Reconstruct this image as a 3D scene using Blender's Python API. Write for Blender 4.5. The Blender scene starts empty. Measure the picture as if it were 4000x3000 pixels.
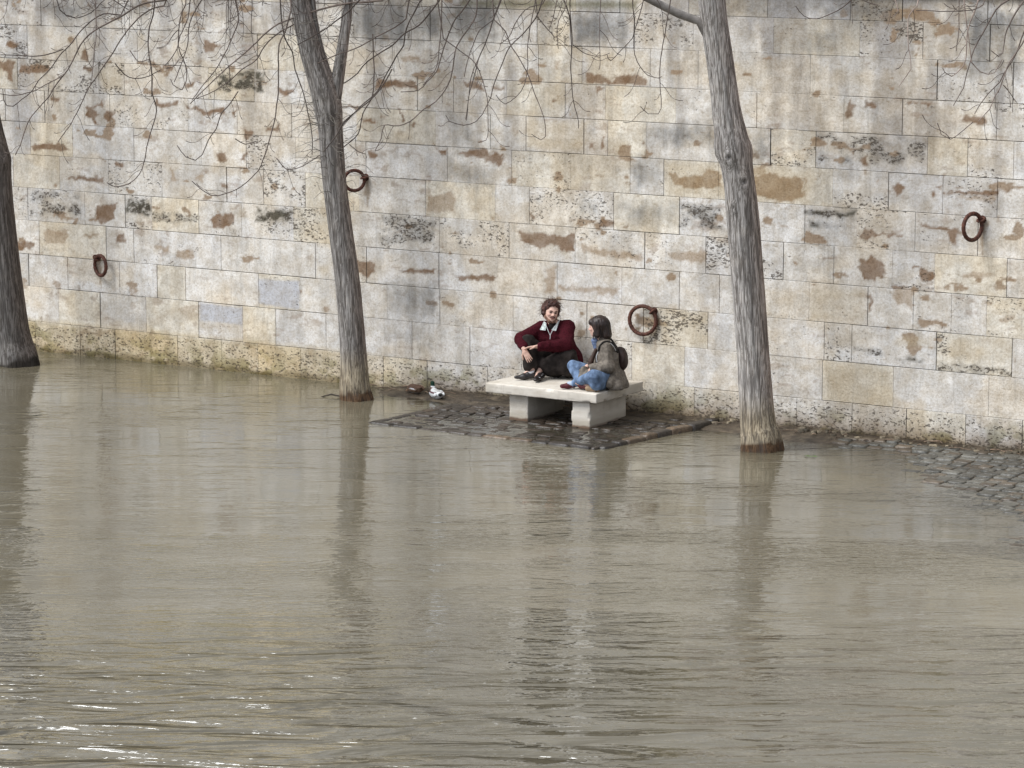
# Flooded riverside quay: ashlar wall, three leaning trees, a stone bench with two people, two ducks.
import bpy, math, random
import numpy as np
from mathutils import Vector, Matrix

random.seed(11)
RNG = np.random.default_rng(7)
SC = bpy.context.scene
COL = SC.collection
R = math.radians
WALL_Y = 1.24
YAW = 32.4            # the view looks across the river at this angle to the wall

SUN_E = 3.2
SKY_E = .16
COURSE_Z = [-0.05, 0.41, 0.895, 1.345, 1.81, 2.26, 2.72, 3.165, 3.6, 4.025, 4.485, 4.905, 5.2]
JOINT_X = [
    [-9.78, -8.98, -8.37, -7.29, -6.55, -5.95, -5.25, -3.94, -3.26, -2.34, 2.05, 2.78, 3.49, 4.24, 4.95],
    [-9.35, -8.62, -7.82, -6.93, -6.19, -5.65, -4.84, -3.49, -2.6, -0.23, 0.51, 2.38, 3.31, 4.52],
    [-8.27, -7.62, -7.14, -6.38, -5.92, -5.25, -3.87, -3.06, -1.96, -0.88, -0.07, 0.83, 2.4, 2.76, 3.85, 4.8],
    [-9.67, -8.49, -8.01, -6.54, -5.0, -4.19, -3.07, -1.31, -0.38, 0.43, 0.98, 2.19, 2.96, 3.55, 4.03, 4.47],
    [-9.86, -8.85, -8.15, -7.69, -6.9, -6.19, -5.35, -3.06, -2.02, -1.05, -0.06, 0.79, 1.84, 2.51, 3.27, 3.81, 4.71],
    [-10.11, -9.28, -8.43, -7.51, -6.43, -5.82, -5.15, -3.27, -2.22, -1.72, -0.5, 0.42, 2.12, 2.8, 3.55, 4.34],
    [-9.79, -9.04, -7.98, -6.84, -6.1, -5.3, -4.19, -2.94, -1.98, -1.12, -0.27, 0.2, 2.48, 3.2, 3.89, 4.57],
    [-9.52, -8.82, -8.38, -7.05, -6.24, -3.11, -2.29, -1.77, -0.93, -0.59, -0.05, 1.65, 2.25, 3.69, 4.19, 4.76],
    [-9.99, -8.56, -8.12, -7.66, -3.9, -3.39, -2.84, -2.05, -1.2, -0.63, 0.36, 1.46, 2.01, 2.61, 3.36, 4.54],
    [-9.8, -8.63, -7.89, -6.77, -3.74, -2.55, -1.59, -0.96, 0.0, 0.66, 2.16, 3.79],
    [-9.55, -4.36, -3.19, -2.23, -1.61, -1.14, -0.22, 1.67, 2.8, 3.6],
    [],
]
STAINS = [
    ('b', [(-9.78,2.82),(-9.66,2.88),(-9.41,2.91),(-9.19,2.88),(-9.11,2.81),(-9.27,2.78),(-9.52,2.8),(-9.73,2.78)]),
    ('b', [(-8.81,3.42),(-8.57,3.45),(-8.51,3.53),(-8.47,3.42),(-8.69,3.4),(-8.57,3.3),(-8.63,3.25),(-8.53,3.18),(-8.65,3.17),(-8.71,3.27),(-8.8,3.29)]),
    ('b', [(-8.43,3.4),(-8.32,3.36),(-8.32,3.27),(-8.45,3.22),(-8.48,3.31)]),
    ('b', [(-9.94,3.93),(-9.42,3.96),(-9.45,3.86),(-9.94,3.82)]),
    ('b', [(-10.31,3.99),(-10.02,4.0),(-10.09,3.84),(-10.09,3.71),(-10.19,3.73),(-10.17,3.84),(-10.31,3.86)]),
    ('b', [(-10.18,4.28),(-9.93,4.24),(-10.01,4.16),(-10.18,4.19)]),
    ('b', [(-8.87,4.18),(-8.73,4.19),(-8.73,4.03),(-8.87,4.07)]),
    ('b', [(-8.79,3.97),(-8.63,3.96),(-8.72,3.88),(-8.82,3.92)]),
    ('b', [(-9.44,3.53),(-9.25,3.53),(-9.29,3.46),(-9.4,3.47)]),
    ('b', [(-7.59,3.58),(-7.51,3.54),(-7.22,3.56),(-7.2,3.52),(-7.5,3.46),(-7.61,3.5)]),
    ('b', [(-7.09,3.55),(-7.01,3.48),(-6.88,3.49),(-6.72,3.45),(-6.42,3.51),(-6.4,3.4),(-6.53,3.42),(-6.76,3.38),(-6.92,3.44),(-7.07,3.45)]),
    ('b', [(-7.46,4.03),(-7.27,4.04),(-7.31,3.94),(-7.47,3.97)]),
    ('b', [(-7.64,4.11),(-7.5,4.01),(-7.66,4.01)]),
    ('b', [(-7.1,3.81),(-6.91,3.83),(-6.93,3.76),(-7.1,3.74)]),
    ('b', [(-6.3,3.46),(-6.24,3.5),(-6.25,3.38),(-6.29,3.39)]),
    ('b', [(-6.76,4.4),(-6.46,4.32),(-6.75,4.19)]),
    ('b', [(-6.15,3.24),(-5.95,3.21),(-6.1,3.08)]),
    ('b', [(-6.62,2.9),(-6.43,2.91),(-6.41,2.8),(-6.58,2.78)]),
    ('b', [(-6.22,2.83),(-6.1,2.93),(-6.1,2.82)]),
    ('b', [(-8.31,2.69),(-8.15,2.7),(-8.17,2.61),(-8.33,2.63)]),
    ('b', [(-9.12,2.46),(-8.51,2.48),(-8.47,2.4),(-8.92,2.41),(-9.12,2.41)]),
    ('l', [(-7.36,2.71),(-7.22,2.5),(-7.38,2.49)]),
    ('l', [(-6.95,2.59),(-6.8,2.6),(-6.82,2.52),(-6.95,2.53)]),
    ('b', [(-6.51,2.54),(-6.4,2.48),(-6.42,2.41),(-6.51,2.45)]),
    ('y', [(-8.54,4.01),(-8.11,4.02),(-8.13,3.63),(-8.57,3.62)]),
    ('y', [(-7.87,4.45),(-7.73,4.42),(-7.77,4.22),(-7.87,4.21)]),
    ('k', [(-6.56,3.94),(-5.93,4.02),(-5.93,3.75),(-6.56,3.71)]),
    ('k', [(-5.93,4.02),(-5.78,4.0),(-5.8,3.73),(-5.94,3.72)]),
    ('g', [(-9.66,4.83),(-7.66,4.88),(-7.66,4.7),(-9.26,4.53),(-9.56,4.68)]),
    ('b', [(-8.64,2.1),(-8.3,2.13),(-8.32,1.94),(-8.53,1.82),(-8.65,1.89)]),
    ('b', [(-6.69,2.09),(-6.29,2.1),(-6.37,1.91),(-6.66,1.9)]),
    ('l', [(-7.7,1.6),(-7.42,1.61),(-7.42,1.51),(-7.66,1.56)]),
    ('l', [(-7.28,1.58),(-6.95,1.58),(-6.99,1.46),(-7.27,1.46)]),
    ('l', [(-8.94,1.67),(-8.57,1.71),(-8.74,1.62)]),
    ('l', [(-9.61,1.69),(-9.14,1.73),(-9.23,1.52),(-9.56,1.5)]),
    ('b', [(-10.06,1.52),(-9.7,1.51),(-9.73,1.44),(-10.04,1.37)]),
    ('b', [(-8.29,1.74),(-8.17,1.73),(-8.17,1.62),(-8.33,1.58)]),
    ('k', [(-8.13,2.2),(-7.7,2.23),(-7.71,1.99),(-8.13,2.0)]),
    ('p', [(-7.69,2.06),(-6.9,2.06),(-6.91,1.95),(-7.69,1.92)]),
    ('p', [(-9.81,2.2),(-8.92,2.24),(-8.93,1.86),(-9.82,1.85)]),
    ('k', [(-5.96,2.21),(-5.36,2.21),(-5.36,2.04),(-5.96,2.02)]),
    ('w', [(-6.91,0.89),(-6.19,0.87),(-6.2,0.64),(-6.91,0.64)]),
    ('w', [(-5.92,1.28),(-5.25,1.29),(-5.26,0.91),(-5.92,0.94)]),
    ('b', [(-4.37,1.63),(-4.04,1.62),(-4.08,1.5),(-4.19,1.41),(-4.37,1.47)]),
    ('b', [(-3.76,1.55),(-3.12,1.61),(-3.1,1.52),(-3.58,1.52)]),
    ('b', [(-2.87,1.54),(-2.21,1.58),(-2.23,1.51),(-2.76,1.47)]),
    ('l', [(-3.25,2.53),(-2.87,2.61),(-2.8,2.5),(-2.87,2.33),(-3.25,2.32)]),
    ('y', [(-5.19,1.99),(-5.05,1.99),(-5.07,1.85),(-5.2,1.87)]),
    ('y', [(-4.96,1.53),(-4.77,1.54),(-4.78,1.4),(-4.98,1.39)]),
    ('g', [(-3.85,1.39),(-3.12,1.41),(-3.12,1.0),(-3.85,0.97)]),
    ('p', [(-3.97,2.25),(-3.11,2.23),(-3.15,1.9),(-3.97,1.86)]),
    ('b', [(-2.7,4.01),(-2.38,3.96),(-2.38,3.88),(-2.58,3.9),(-2.7,3.94)]),
    ('b', [(-2.26,3.96),(-2.09,3.96),(-2.09,3.92),(-2.26,3.91)]),
    ('b', [(-4.02,3.97),(-3.39,3.97),(-3.35,3.87),(-3.74,3.88),(-4.04,3.83)]),
    ('b', [(-4.53,3.62),(-4.28,3.63),(-4.28,3.58),(-4.51,3.58)]),
    ('b', [(-4.24,3.46),(-4.01,3.45),(-4.03,3.39),(-4.23,3.41)]),
    ('b', [(-2.81,3.09),(-2.64,3.14),(-2.36,3.16),(-2.33,3.1),(-2.09,3.13),(-2.08,3.03),(-2.17,2.95),(-2.41,3.04),(-2.76,3.05)]),
    ('b', [(-3.14,3.25),(-3.11,3.13),(-2.93,3.13),(-2.93,3.03),(-3.04,3.05),(-3.16,3.18)]),
    ('b', [(-5.56,3.81),(-5.45,3.77),(-5.3,3.82),(-5.29,3.75),(-5.45,3.68),(-5.54,3.74)]),
    ('b', [(-5.77,3.26),(-5.55,3.32),(-5.55,3.24),(-5.74,3.2)]),
    ('b', [(-4.18,3.07),(-4.01,3.03),(-4.02,2.94),(-4.14,2.95)]),
    ('b', [(-3.72,3.62),(-3.62,3.61),(-3.57,3.45),(-3.64,3.43),(-3.65,3.58)]),
    ('b', [(-3.51,3.44),(-3.42,3.43),(-3.44,3.38),(-3.51,3.39)]),
    ('l', [(-3.67,4.29),(-3.31,4.31),(-3.35,4.22),(-3.63,4.22)]),
    ('g', [(-2.86,3.55),(-2.52,3.57),(-2.52,3.16),(-2.93,3.19)]),
    ('g', [(-2.93,3.0),(-2.24,2.93),(-2.24,2.66),(-2.93,2.73)]),
    ('g', [(-4.45,4.96),(-1.98,5.02),(-2.17,4.92),(-2.24,4.51),(-3.21,4.51),(-3.74,4.34),(-4.4,4.48)]),
    ('m', [(-2.74,5.0),(-0.18,5.07),(-0.18,4.94),(-2.74,4.92)]),
    ('g', [(-1.13,4.87),(-0.3,4.91),(-0.29,4.49),(-1.11,4.48)]),
    ('g', [(-1.05,4.88),(-0.39,4.89),(-0.39,4.53),(-1.05,4.51)]),
    ('y', [(-0.9,4.43),(-0.0,4.46),(0.0,4.04),(-0.9,4.02)]),
    ('b', [(-0.9,4.18),(-0.72,4.16),(-0.55,4.09),(-0.39,4.17),(-0.13,4.16),(-0.0,4.1),(-0.06,4.04),(-0.9,4.04)]),
    ('b', [(-0.75,4.01),(-0.67,4.02),(-0.73,3.9)]),
    ('b', [(-1.38,3.83),(-1.31,3.82),(-1.33,3.78),(-1.38,3.79)]),
    ('l', [(-1.34,4.29),(-1.29,4.29),(-1.3,4.19),(-1.34,4.2)]),
    ('y', [(-1.77,3.57),(-0.86,3.59),(-0.93,3.19),(-1.76,3.19)]),
    ('b', [(-0.84,3.33),(-0.76,3.32),(-0.78,3.23),(-0.84,3.25)]),
    ('b', [(-0.68,3.4),(-0.63,3.4),(-0.65,3.24),(-0.7,3.25)]),
    ('b', [(-0.11,3.38),(-0.05,3.38),(-0.06,3.31),(-0.11,3.32)]),
    ('g', [(-0.04,3.58),(0.88,3.59),(0.88,3.41),(-0.03,3.38)]),
    ('g', [(-0.25,3.15),(0.2,3.16),(0.19,2.79),(-0.25,2.77)]),
    ('y', [(0.22,3.13),(2.32,3.14),(2.13,2.75),(0.22,2.72)]),
    ('c', [(0.24,3.03),(0.44,2.97),(0.69,3.0),(0.82,3.1),(0.98,3.07),(0.99,2.85),(0.73,2.84),(0.35,2.84)]),
    ('c', [(1.37,2.98),(1.59,3.07),(2.11,3.04),(2.11,2.81),(1.81,2.73),(1.42,2.79)]),
    ('b', [(2.62,3.82),(2.68,3.97),(2.78,3.94),(2.76,3.85),(2.67,3.75)]),
    ('b', [(2.88,3.97),(3.04,3.97),(3.05,3.9),(2.87,3.9)]),
    ('b', [(4.12,3.87),(4.43,3.84),(4.42,3.76),(4.29,3.73),(4.11,3.81)]),
    ('b', [(3.21,3.02),(3.33,3.05),(3.42,2.98),(3.31,2.89)]),
    ('b', [(3.9,2.98),(4.57,3.04),(4.57,2.97),(3.9,2.95)]),
    ('l', [(4.07,2.94),(4.57,2.97),(4.55,2.89),(4.11,2.9)]),
    ('b', [(3.74,2.97),(3.8,2.96),(3.79,2.87),(3.74,2.92)]),
    ('b', [(3.81,3.03),(3.88,3.05),(3.87,3.0),(3.82,3.0)]),
    ('b', [(2.85,3.34),(2.93,3.34),(2.93,3.21),(2.86,3.23)]),
    ('b', [(2.82,2.45),(2.92,2.53),(3.03,2.46),(3.4,2.46),(3.38,2.43),(3.05,2.42),(2.92,2.34),(2.82,2.37)]),
    ('b', [(3.58,2.63),(3.71,2.58),(4.14,2.57),(4.06,2.34),(3.93,2.52),(3.67,2.54)]),
    ('l', [(1.75,2.5),(1.99,2.42),(1.9,2.43),(1.75,2.46)]),
    ('b', [(3.42,4.0),(3.49,4.0),(3.7,4.0),(3.68,3.9),(3.64,3.98),(3.43,3.97)]),
    ('k', [(2.13,2.67),(2.8,2.69),(2.79,2.62),(2.13,2.6)]),
    ('k', [(2.14,2.54),(2.35,2.51),(2.34,2.46),(2.18,2.45)]),
    ('p', [(2.13,2.67),(2.8,2.69),(2.8,2.48),(2.14,2.46)]),
    ('g', [(1.08,5.1),(2.99,5.15),(3.0,4.9),(2.37,4.9),(2.16,4.99),(1.65,4.9),(1.08,4.94)]),
    ('g', [(2.58,5.13),(3.2,5.15),(3.25,4.91),(2.62,4.91)]),
    ('g', [(2.16,4.79),(2.48,4.76),(2.38,4.47),(2.12,4.5)]),
    ('g', [(4.08,5.06),(4.83,5.08),(4.85,4.32),(4.13,4.35),(4.12,4.81)]),
    ('g', [(4.08,5.06),(4.83,5.05),(4.84,4.83),(4.12,4.88)]),
    ('g', [(1.36,3.54),(1.65,3.55),(1.65,3.18),(1.37,3.19)]),
    ('g', [(0.41,3.57),(0.88,3.59),(0.88,3.42),(0.21,3.38)]),
    ('p', [(2.25,3.58),(3.69,3.57),(3.67,3.25),(2.27,3.24)]),
    ('p', [(0.42,2.65),(1.0,2.65),(1.05,2.36),(0.43,2.36)]),
    ('b', [(2.82,2.12),(3.0,2.17),(3.17,2.13),(3.18,1.98),(3.07,1.88),(2.92,1.89),(2.82,2.02)]),
    ('b', [(2.34,2.13),(2.55,2.14),(2.53,2.1),(2.35,2.1)]),
    ('l', [(3.42,1.84),(3.56,1.86),(3.53,1.56),(3.46,1.63),(3.28,1.66),(3.25,1.78)]),
    ('b', [(2.96,1.71),(3.01,1.71),(3.0,1.56),(2.97,1.49)]),
    ('b', [(3.51,2.1),(3.63,2.09),(3.8,2.05),(3.78,1.9),(3.61,1.94),(3.63,2.07),(3.51,2.06)]),
    ('b', [(3.28,1.87),(3.38,1.87),(3.45,1.81),(3.28,1.8)]),
    ('l', [(4.15,2.05),(4.38,2.08),(4.6,2.05),(4.4,2.01),(4.18,1.98)]),
    ('l', [(4.61,1.57),(4.71,1.61),(4.83,1.6),(4.71,1.5),(4.64,1.52)]),
    ('y', [(3.32,1.27),(3.85,1.3),(3.84,1.15),(3.29,1.14)]),
    ('k', [(3.31,1.0),(3.55,1.04),(3.72,1.0),(3.68,0.97),(3.34,0.98)]),
    ('p', [(2.77,1.07),(3.17,1.11),(3.17,1.01),(2.77,1.0)]),
    ('p', [(3.86,1.01),(4.76,1.01),(4.74,0.91),(3.86,0.88)]),
    ('y', [(2.19,1.75),(2.95,1.77),(2.96,1.36),(2.2,1.35)]),
    ('y', [(2.39,0.89),(3.3,0.87),(3.29,0.4),(2.38,0.39)]),
    ('b', [(-1.39,2.14),(-1.07,2.18),(-1.06,1.96),(-1.27,1.95),(-1.34,2.03),(-1.54,1.96),(-1.84,2.03),(-1.88,2.16)]),
    ('b', [(-1.71,2.38),(-1.57,2.38),(-1.64,2.32),(-1.71,2.33)]),
    ('b', [(-0.69,2.39),(-0.51,2.37),(-0.51,2.3),(-0.69,2.3)]),
    ('l', [(-0.97,2.06),(-0.57,2.0),(-0.09,2.0),(-0.11,1.91),(-0.9,1.95)]),
    ('l', [(0.25,2.05),(0.79,2.07),(0.78,1.95),(0.34,1.94)]),
    ('l', [(-1.49,1.7),(-1.32,1.76),(-1.32,1.4),(-1.49,1.41)]),
    ('l', [(-1.27,1.53),(-0.4,1.55),(-0.42,1.46),(-1.27,1.46)]),
    ('y', [(0.19,1.32),(0.82,1.3),(0.82,0.93),(0.13,0.88)]),
    ('g', [(-0.49,2.64),(0.42,2.67),(0.42,2.57),(0.18,2.31),(-0.31,2.3),(-0.49,2.53)]),
    ('g', [(-1.05,2.6),(-0.7,2.6),(-0.7,2.43),(-1.05,2.42)]),
    ('p', [(0.42,2.6),(0.99,2.59),(1.03,2.37),(0.5,2.38)]),
]
BRANCHES = [
    ('M',10.4,3.5,[(0.37,-0.08,5.02),(0.16,-0.08,5.0),(-0.2,-0.07,4.95),(-0.41,-0.07,4.9),(-0.59,-0.07,4.85),(-0.73,-0.07,4.79),(-0.92,-0.07,4.72),(-1.12,-0.07,4.59),(-1.21,-0.06,4.49),(-1.44,-0.06,4.3),(-1.66,-0.06,4.1),(-1.88,-0.06,3.89),(-2.04,-0.06,3.73)]),
    ('M',6.4,3,[(-0.6,0.1,4.84),(-0.79,0.1,4.69),(-0.96,0.1,4.58),(-1.11,0.1,4.44),(-1.22,0.1,4.26),(-1.39,0.1,4.15),(-1.53,0.1,4.03),(-1.75,0.1,3.88),(-1.97,0.1,3.79)]),
    ('M',9.6,3,[(-2.23,0.04,5.1),(-2.35,0.05,5.01),(-2.62,0.06,4.97),(-2.88,0.07,4.81),(-3.16,0.08,4.67),(-3.37,0.09,4.51),(-3.47,0.1,4.35),(-3.52,0.11,4.25),(-3.61,0.12,4.09),(-3.78,0.13,3.89),(-3.81,0.14,3.83),(-3.96,0.15,3.67),(-4.08,0.16,3.52),(-4.14,0.17,3.35),(-4.2,0.18,3.19),(-4.27,0.19,3.07)]),
    ('M',5.6,3,[(-2.8,-0.67,4.86),(-3.01,-0.68,4.88),(-3.18,-0.7,4.78),(-3.3,-0.71,4.67),(-3.43,-0.72,4.49),(-3.52,-0.74,4.4),(-3.67,-0.75,4.21),(-3.82,-0.76,4.07),(-3.9,-0.78,3.94),(-4.02,-0.79,3.84),(-4.12,-0.8,3.77),(-4.2,-0.82,3.77),(-4.24,-0.83,3.83),(-4.24,-0.85,3.97)]),
    ('M',6.4,3,[(-2.37,0.24,4.93),(-2.57,0.24,4.88),(-2.79,0.23,4.67),(-2.92,0.23,4.5),(-3.04,0.23,4.31),(-3.21,0.22,4.07),(-3.34,0.22,3.91),(-3.4,0.21,3.77),(-3.49,0.21,3.59),(-3.58,0.2,3.43),(-3.73,0.2,3.24)]),
    ('M',4.8,3,[(-3.64,0.2,4.39),(-3.83,0.06,4.34),(-3.98,-0.08,4.33),(-4.36,-0.22,4.36)]),
    ('M',4,3,[(-3.56,-0.23,4.1),(-3.75,-0.31,4.01),(-3.94,-0.39,3.91),(-4.15,-0.48,3.87),(-4.32,-0.56,3.9)]),
    ('M',6.4,3,[(-2.44,-0.16,5.02),(-2.46,-0.16,4.9),(-2.52,-0.17,4.65),(-2.53,-0.18,4.38),(-2.49,-0.19,4.11),(-2.48,-0.19,3.85),(-2.45,-0.2,3.65),(-2.49,-0.21,3.48),(-2.55,-0.22,3.28),(-2.6,-0.22,3.02),(-2.67,-0.23,2.87),(-2.79,-0.24,2.77),(-2.96,-0.25,2.72),(-3.07,-0.25,2.77)]),
    ('M',4,3,[(-3.11,-0.69,5.1),(-3.1,-0.77,5.05),(-3.09,-0.86,4.63),(-3.11,-0.95,4.36),(-3.13,-1.04,4.1)]),
    ('M',4.8,3,[(-2.04,-0.42,5.08),(-2.04,-0.4,4.99),(-2.11,-0.39,4.81),(-2.13,-0.37,4.46),(-2.06,-0.35,4.24),(-2.06,-0.33,4.04),(-2.1,-0.31,3.93),(-2.21,-0.3,3.99),(-2.24,-0.28,4.06)]),
    ('M',4.8,3,[(-2.03,0.07,5.04),(-2.05,-0.03,4.8),(-2.13,-0.13,4.59),(-2.17,-0.23,4.43),(-2.32,-0.32,4.23)]),
    ('M',4.8,3,[(-1.89,0.1,5.01),(-1.94,0.03,4.93),(-2.03,-0.04,4.73),(-2.05,-0.1,4.45),(-2.11,-0.17,4.28),(-2.17,-0.24,4.14),(-2.21,-0.31,4.03)]),
    ('M',6.4,3,[(-1.46,-0.08,5.07),(-1.42,-0.14,4.76),(-1.47,-0.2,4.61),(-1.55,-0.26,4.42),(-1.65,-0.32,4.23),(-1.73,-0.38,4.11),(-1.86,-0.44,3.96),(-1.98,-0.49,3.81)]),
    ('M',4.8,3,[(-1.39,-0.7,3.93),(-1.51,-0.68,3.76),(-1.59,-0.67,3.68),(-1.66,-0.66,3.48),(-1.76,-0.64,3.33),(-1.85,-0.63,3.16),(-1.94,-0.62,3.09),(-2.05,-0.6,3.13),(-2.14,-0.59,3.26)]),
    ('M',6.4,3,[(-0.74,-0.49,4.9),(-0.83,-0.52,4.63),(-0.89,-0.55,4.48),(-0.9,-0.58,4.12),(-0.9,-0.61,3.84),(-0.95,-0.64,3.6),(-1.02,-0.67,3.31),(-1.11,-0.69,3.04),(-1.18,-0.72,2.93),(-1.36,-0.75,2.78),(-1.65,-0.78,2.66),(-1.81,-0.81,2.72),(-1.95,-0.84,2.84)]),
    ('M',5.6,3,[(-0.91,0.28,4.74),(-0.87,0.26,4.53),(-0.78,0.24,4.36),(-0.74,0.21,4.14),(-0.67,0.19,3.94),(-0.61,0.17,3.74),(-0.57,0.15,3.54),(-0.54,0.12,3.32),(-0.53,0.1,3.08)]),
    ('M',6.4,4,[(0.1,-0.41,5.03),(-0.07,-0.37,4.88),(-0.26,-0.32,4.72),(-0.46,-0.28,4.59),(-0.68,-0.24,4.47)]),
    ('M',5.6,4,[(0.66,-0.16,4.79),(0.52,-0.17,4.69),(0.23,-0.17,4.54),(0.02,-0.18,4.42),(-0.2,-0.18,4.34),(-0.44,-0.19,4.25)]),
    ('M',6.4,4,[(0.93,-0.5,5.09),(0.84,-0.48,5.02),(0.74,-0.46,4.85),(0.66,-0.44,4.65),(0.63,-0.42,4.47),(0.55,-0.41,4.35),(0.44,-0.39,4.15),(0.31,-0.37,3.92),(0.09,-0.35,3.72),(-0.13,-0.34,3.49)]),
    ('M',7.2,3,[(1.07,-0.01,5.01),(0.94,0.01,4.86),(0.81,0.03,4.7),(0.63,0.04,4.6),(0.48,0.06,4.45),(0.34,0.08,4.37),(0.16,0.1,4.24),(-0.01,0.11,4.06),(-0.22,0.13,3.92),(-0.37,0.15,3.78),(-0.43,0.17,3.57)]),
    ('M',6.4,3,[(1.45,-0.13,5.02),(1.27,-0.01,4.79),(1.16,0.11,4.54),(1.08,0.07,4.29),(1.03,0.03,4.12),(0.91,-0.01,4.0),(0.8,-0.06,3.9),(0.58,-0.1,3.88)]),
    ('M',4.8,3,[(1.1,-0.34,5.09),(1.1,-0.43,4.75),(1.08,-0.53,4.47),(1.04,-0.63,4.25),(0.89,-0.72,4.01)]),
    ('M',6.4,3,[(1.57,-0.55,5.12),(1.54,-0.59,5.04),(1.5,-0.62,4.8),(1.33,-0.66,4.55),(1.27,-0.69,4.41),(1.24,-0.73,4.18),(1.19,-0.76,4.01),(1.02,-0.8,3.81),(0.88,-0.83,3.72),(0.72,-0.87,3.58),(0.59,-0.9,3.54),(0.41,-0.94,3.54),(0.37,-0.97,3.39),(0.3,-1.01,3.25)]),
    ('R',5.6,3,[(-3.01,-0.4,5.19),(-3.1,-0.41,4.99),(-3.17,-0.42,4.77),(-3.27,-0.44,4.54),(-3.35,-0.45,4.32),(-3.38,-0.46,4.07),(-3.42,-0.48,3.86)]),
    ('R',4.8,3,[(-3.11,-0.7,4.98),(-3.26,-0.7,4.87),(-3.32,-0.71,4.72),(-3.37,-0.72,4.59),(-3.42,-0.72,4.36)]),
    ('R',6.4,3,[(-2.95,-0.36,5.3),(-3.03,-0.39,5.19),(-3.1,-0.42,4.99),(-3.14,-0.46,4.85),(-3.21,-0.49,4.67),(-3.27,-0.52,4.53),(-3.3,-0.55,4.4),(-3.35,-0.58,4.2),(-3.39,-0.61,4.04),(-3.41,-0.65,3.86)]),
    ('R',7.2,3,[(-2.53,0.12,5.25),(-2.55,0.1,5.17),(-2.63,0.09,4.97),(-2.74,0.08,4.82),(-2.91,0.06,4.65),(-3.0,0.05,4.48),(-3.08,0.04,4.26),(-3.16,0.02,4.02),(-3.23,0.01,3.88),(-3.3,-0.0,3.8),(-3.44,-0.02,3.76),(-3.61,-0.03,3.8),(-3.65,-0.04,3.87)]),
    ('R',5.6,3,[(-3.09,-0.38,4.97),(-2.97,-0.4,4.85),(-2.9,-0.42,4.68),(-2.79,-0.43,4.52),(-2.7,-0.45,4.34),(-2.64,-0.47,4.16),(-2.56,-0.48,3.98),(-2.53,-0.5,3.88),(-2.52,-0.51,3.67),(-2.57,-0.53,3.63),(-2.67,-0.55,3.7)]),
    ('R',5.6,3,[(-3.67,0.0,4.74),(-3.47,-0.05,4.6),(-3.3,-0.11,4.46),(-3.22,-0.17,4.27),(-3.17,-0.23,4.07),(-3.16,-0.28,3.89),(-3.16,-0.34,3.73),(-3.19,-0.4,3.62),(-3.27,-0.46,3.6)]),
    ('R',4.8,3,[(-2.62,0.28,5.19),(-2.64,0.21,5.09),(-2.68,0.15,4.88),(-2.71,0.09,4.65),(-2.71,0.03,4.44),(-2.76,-0.03,4.23),(-2.84,-0.09,4.09),(-2.96,-0.15,4.01),(-3.07,-0.21,4.12)]),
    ('R',7.2,3,[(-2.33,0.05,5.25),(-2.3,0.06,5.17),(-2.25,0.07,5.0),(-2.22,0.08,4.78),(-2.22,0.1,4.52),(-2.22,0.11,4.25),(-2.19,0.12,4.03),(-2.15,0.13,3.87),(-2.13,0.14,3.71)]),
    ('R',4,3,[(-2.3,-0.68,5.09),(-2.37,-0.66,4.98),(-2.39,-0.65,4.82),(-2.38,-0.63,4.66)]),
    ('R',4.8,3,[(-2.36,-0.33,5.27),(-2.39,-0.37,5.19),(-2.43,-0.4,5.0),(-2.47,-0.43,4.87)]),
    ('R',4.8,3,[(-1.9,-0.69,5.28),(-1.91,-0.81,5.21),(-1.92,-0.92,4.84),(-1.92,-1.04,4.61),(-1.94,-1.16,4.47)]),
    ('R',4.8,3,[(-1.55,-0.52,5.28),(-1.54,-0.49,5.12),(-1.52,-0.46,4.96),(-1.52,-0.43,4.68),(-1.48,-0.41,4.51),(-1.37,-0.38,4.36),(-1.23,-0.35,4.32)]),
    ('R',5.6,3,[(-1.1,-0.5,5.26),(-1.12,-0.5,5.2),(-1.16,-0.5,4.94),(-1.21,-0.49,4.64),(-1.23,-0.49,4.4),(-1.22,-0.49,4.16),(-1.22,-0.48,3.98),(-1.25,-0.48,3.92),(-1.36,-0.48,3.92),(-1.44,-0.47,4.01)]),
    ('R',4,3,[(-2.19,0.23,4.65),(-2.05,0.31,4.55),(-1.89,0.39,4.5)]),
    ('R',4,3,[(-1.53,-0.36,4.76),(-1.65,-0.44,4.65),(-1.79,-0.52,4.52),(-1.83,-0.61,4.59)]),
    ('R',4.8,3,[(-2.61,-0.18,4.99),(-2.5,-0.16,4.87),(-2.42,-0.15,4.78),(-2.41,-0.13,4.73)]),
    ('R',4.8,3,[(-2.56,-0.59,5.15),(-2.69,-0.59,5.13),(-2.79,-0.58,5.05),(-2.87,-0.58,4.91),(-2.93,-0.57,4.78),(-3.02,-0.57,4.71)]),
    ('M',4,3,[(-3.03,0.1,5.04),(-2.81,0.2,4.88)]),
    ('M',4,3,[(-3.54,-0.66,4.92),(-3.47,-0.62,4.85),(-3.37,-0.58,4.82),(-3.19,-0.54,4.88),(-3.02,-0.5,5.04)]),
    ('M',4,3,[(-2.7,-0.61,4.42),(-2.59,-0.74,4.3),(-2.44,-0.87,4.34)]),
    ('M',4,3,[(-2.95,-0.09,4.23),(-2.85,-0.05,4.1),(-2.72,-0.02,4.04),(-2.55,0.02,4.07),(-2.4,0.05,4.15)]),
    ('M',4,3,[(-1.45,-0.36,3.32),(-1.34,-0.29,3.25),(-1.21,-0.21,3.28)]),
    ('M',4,3,[(-0.05,-0.15,3.23),(0.06,-0.3,3.16),(0.15,-0.44,3.14)]),
    ('M',4,3,[(-0.94,-0.38,3.08),(-0.81,-0.51,2.96),(-0.61,-0.63,3.01),(-0.39,-0.76,3.16)]),
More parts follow.
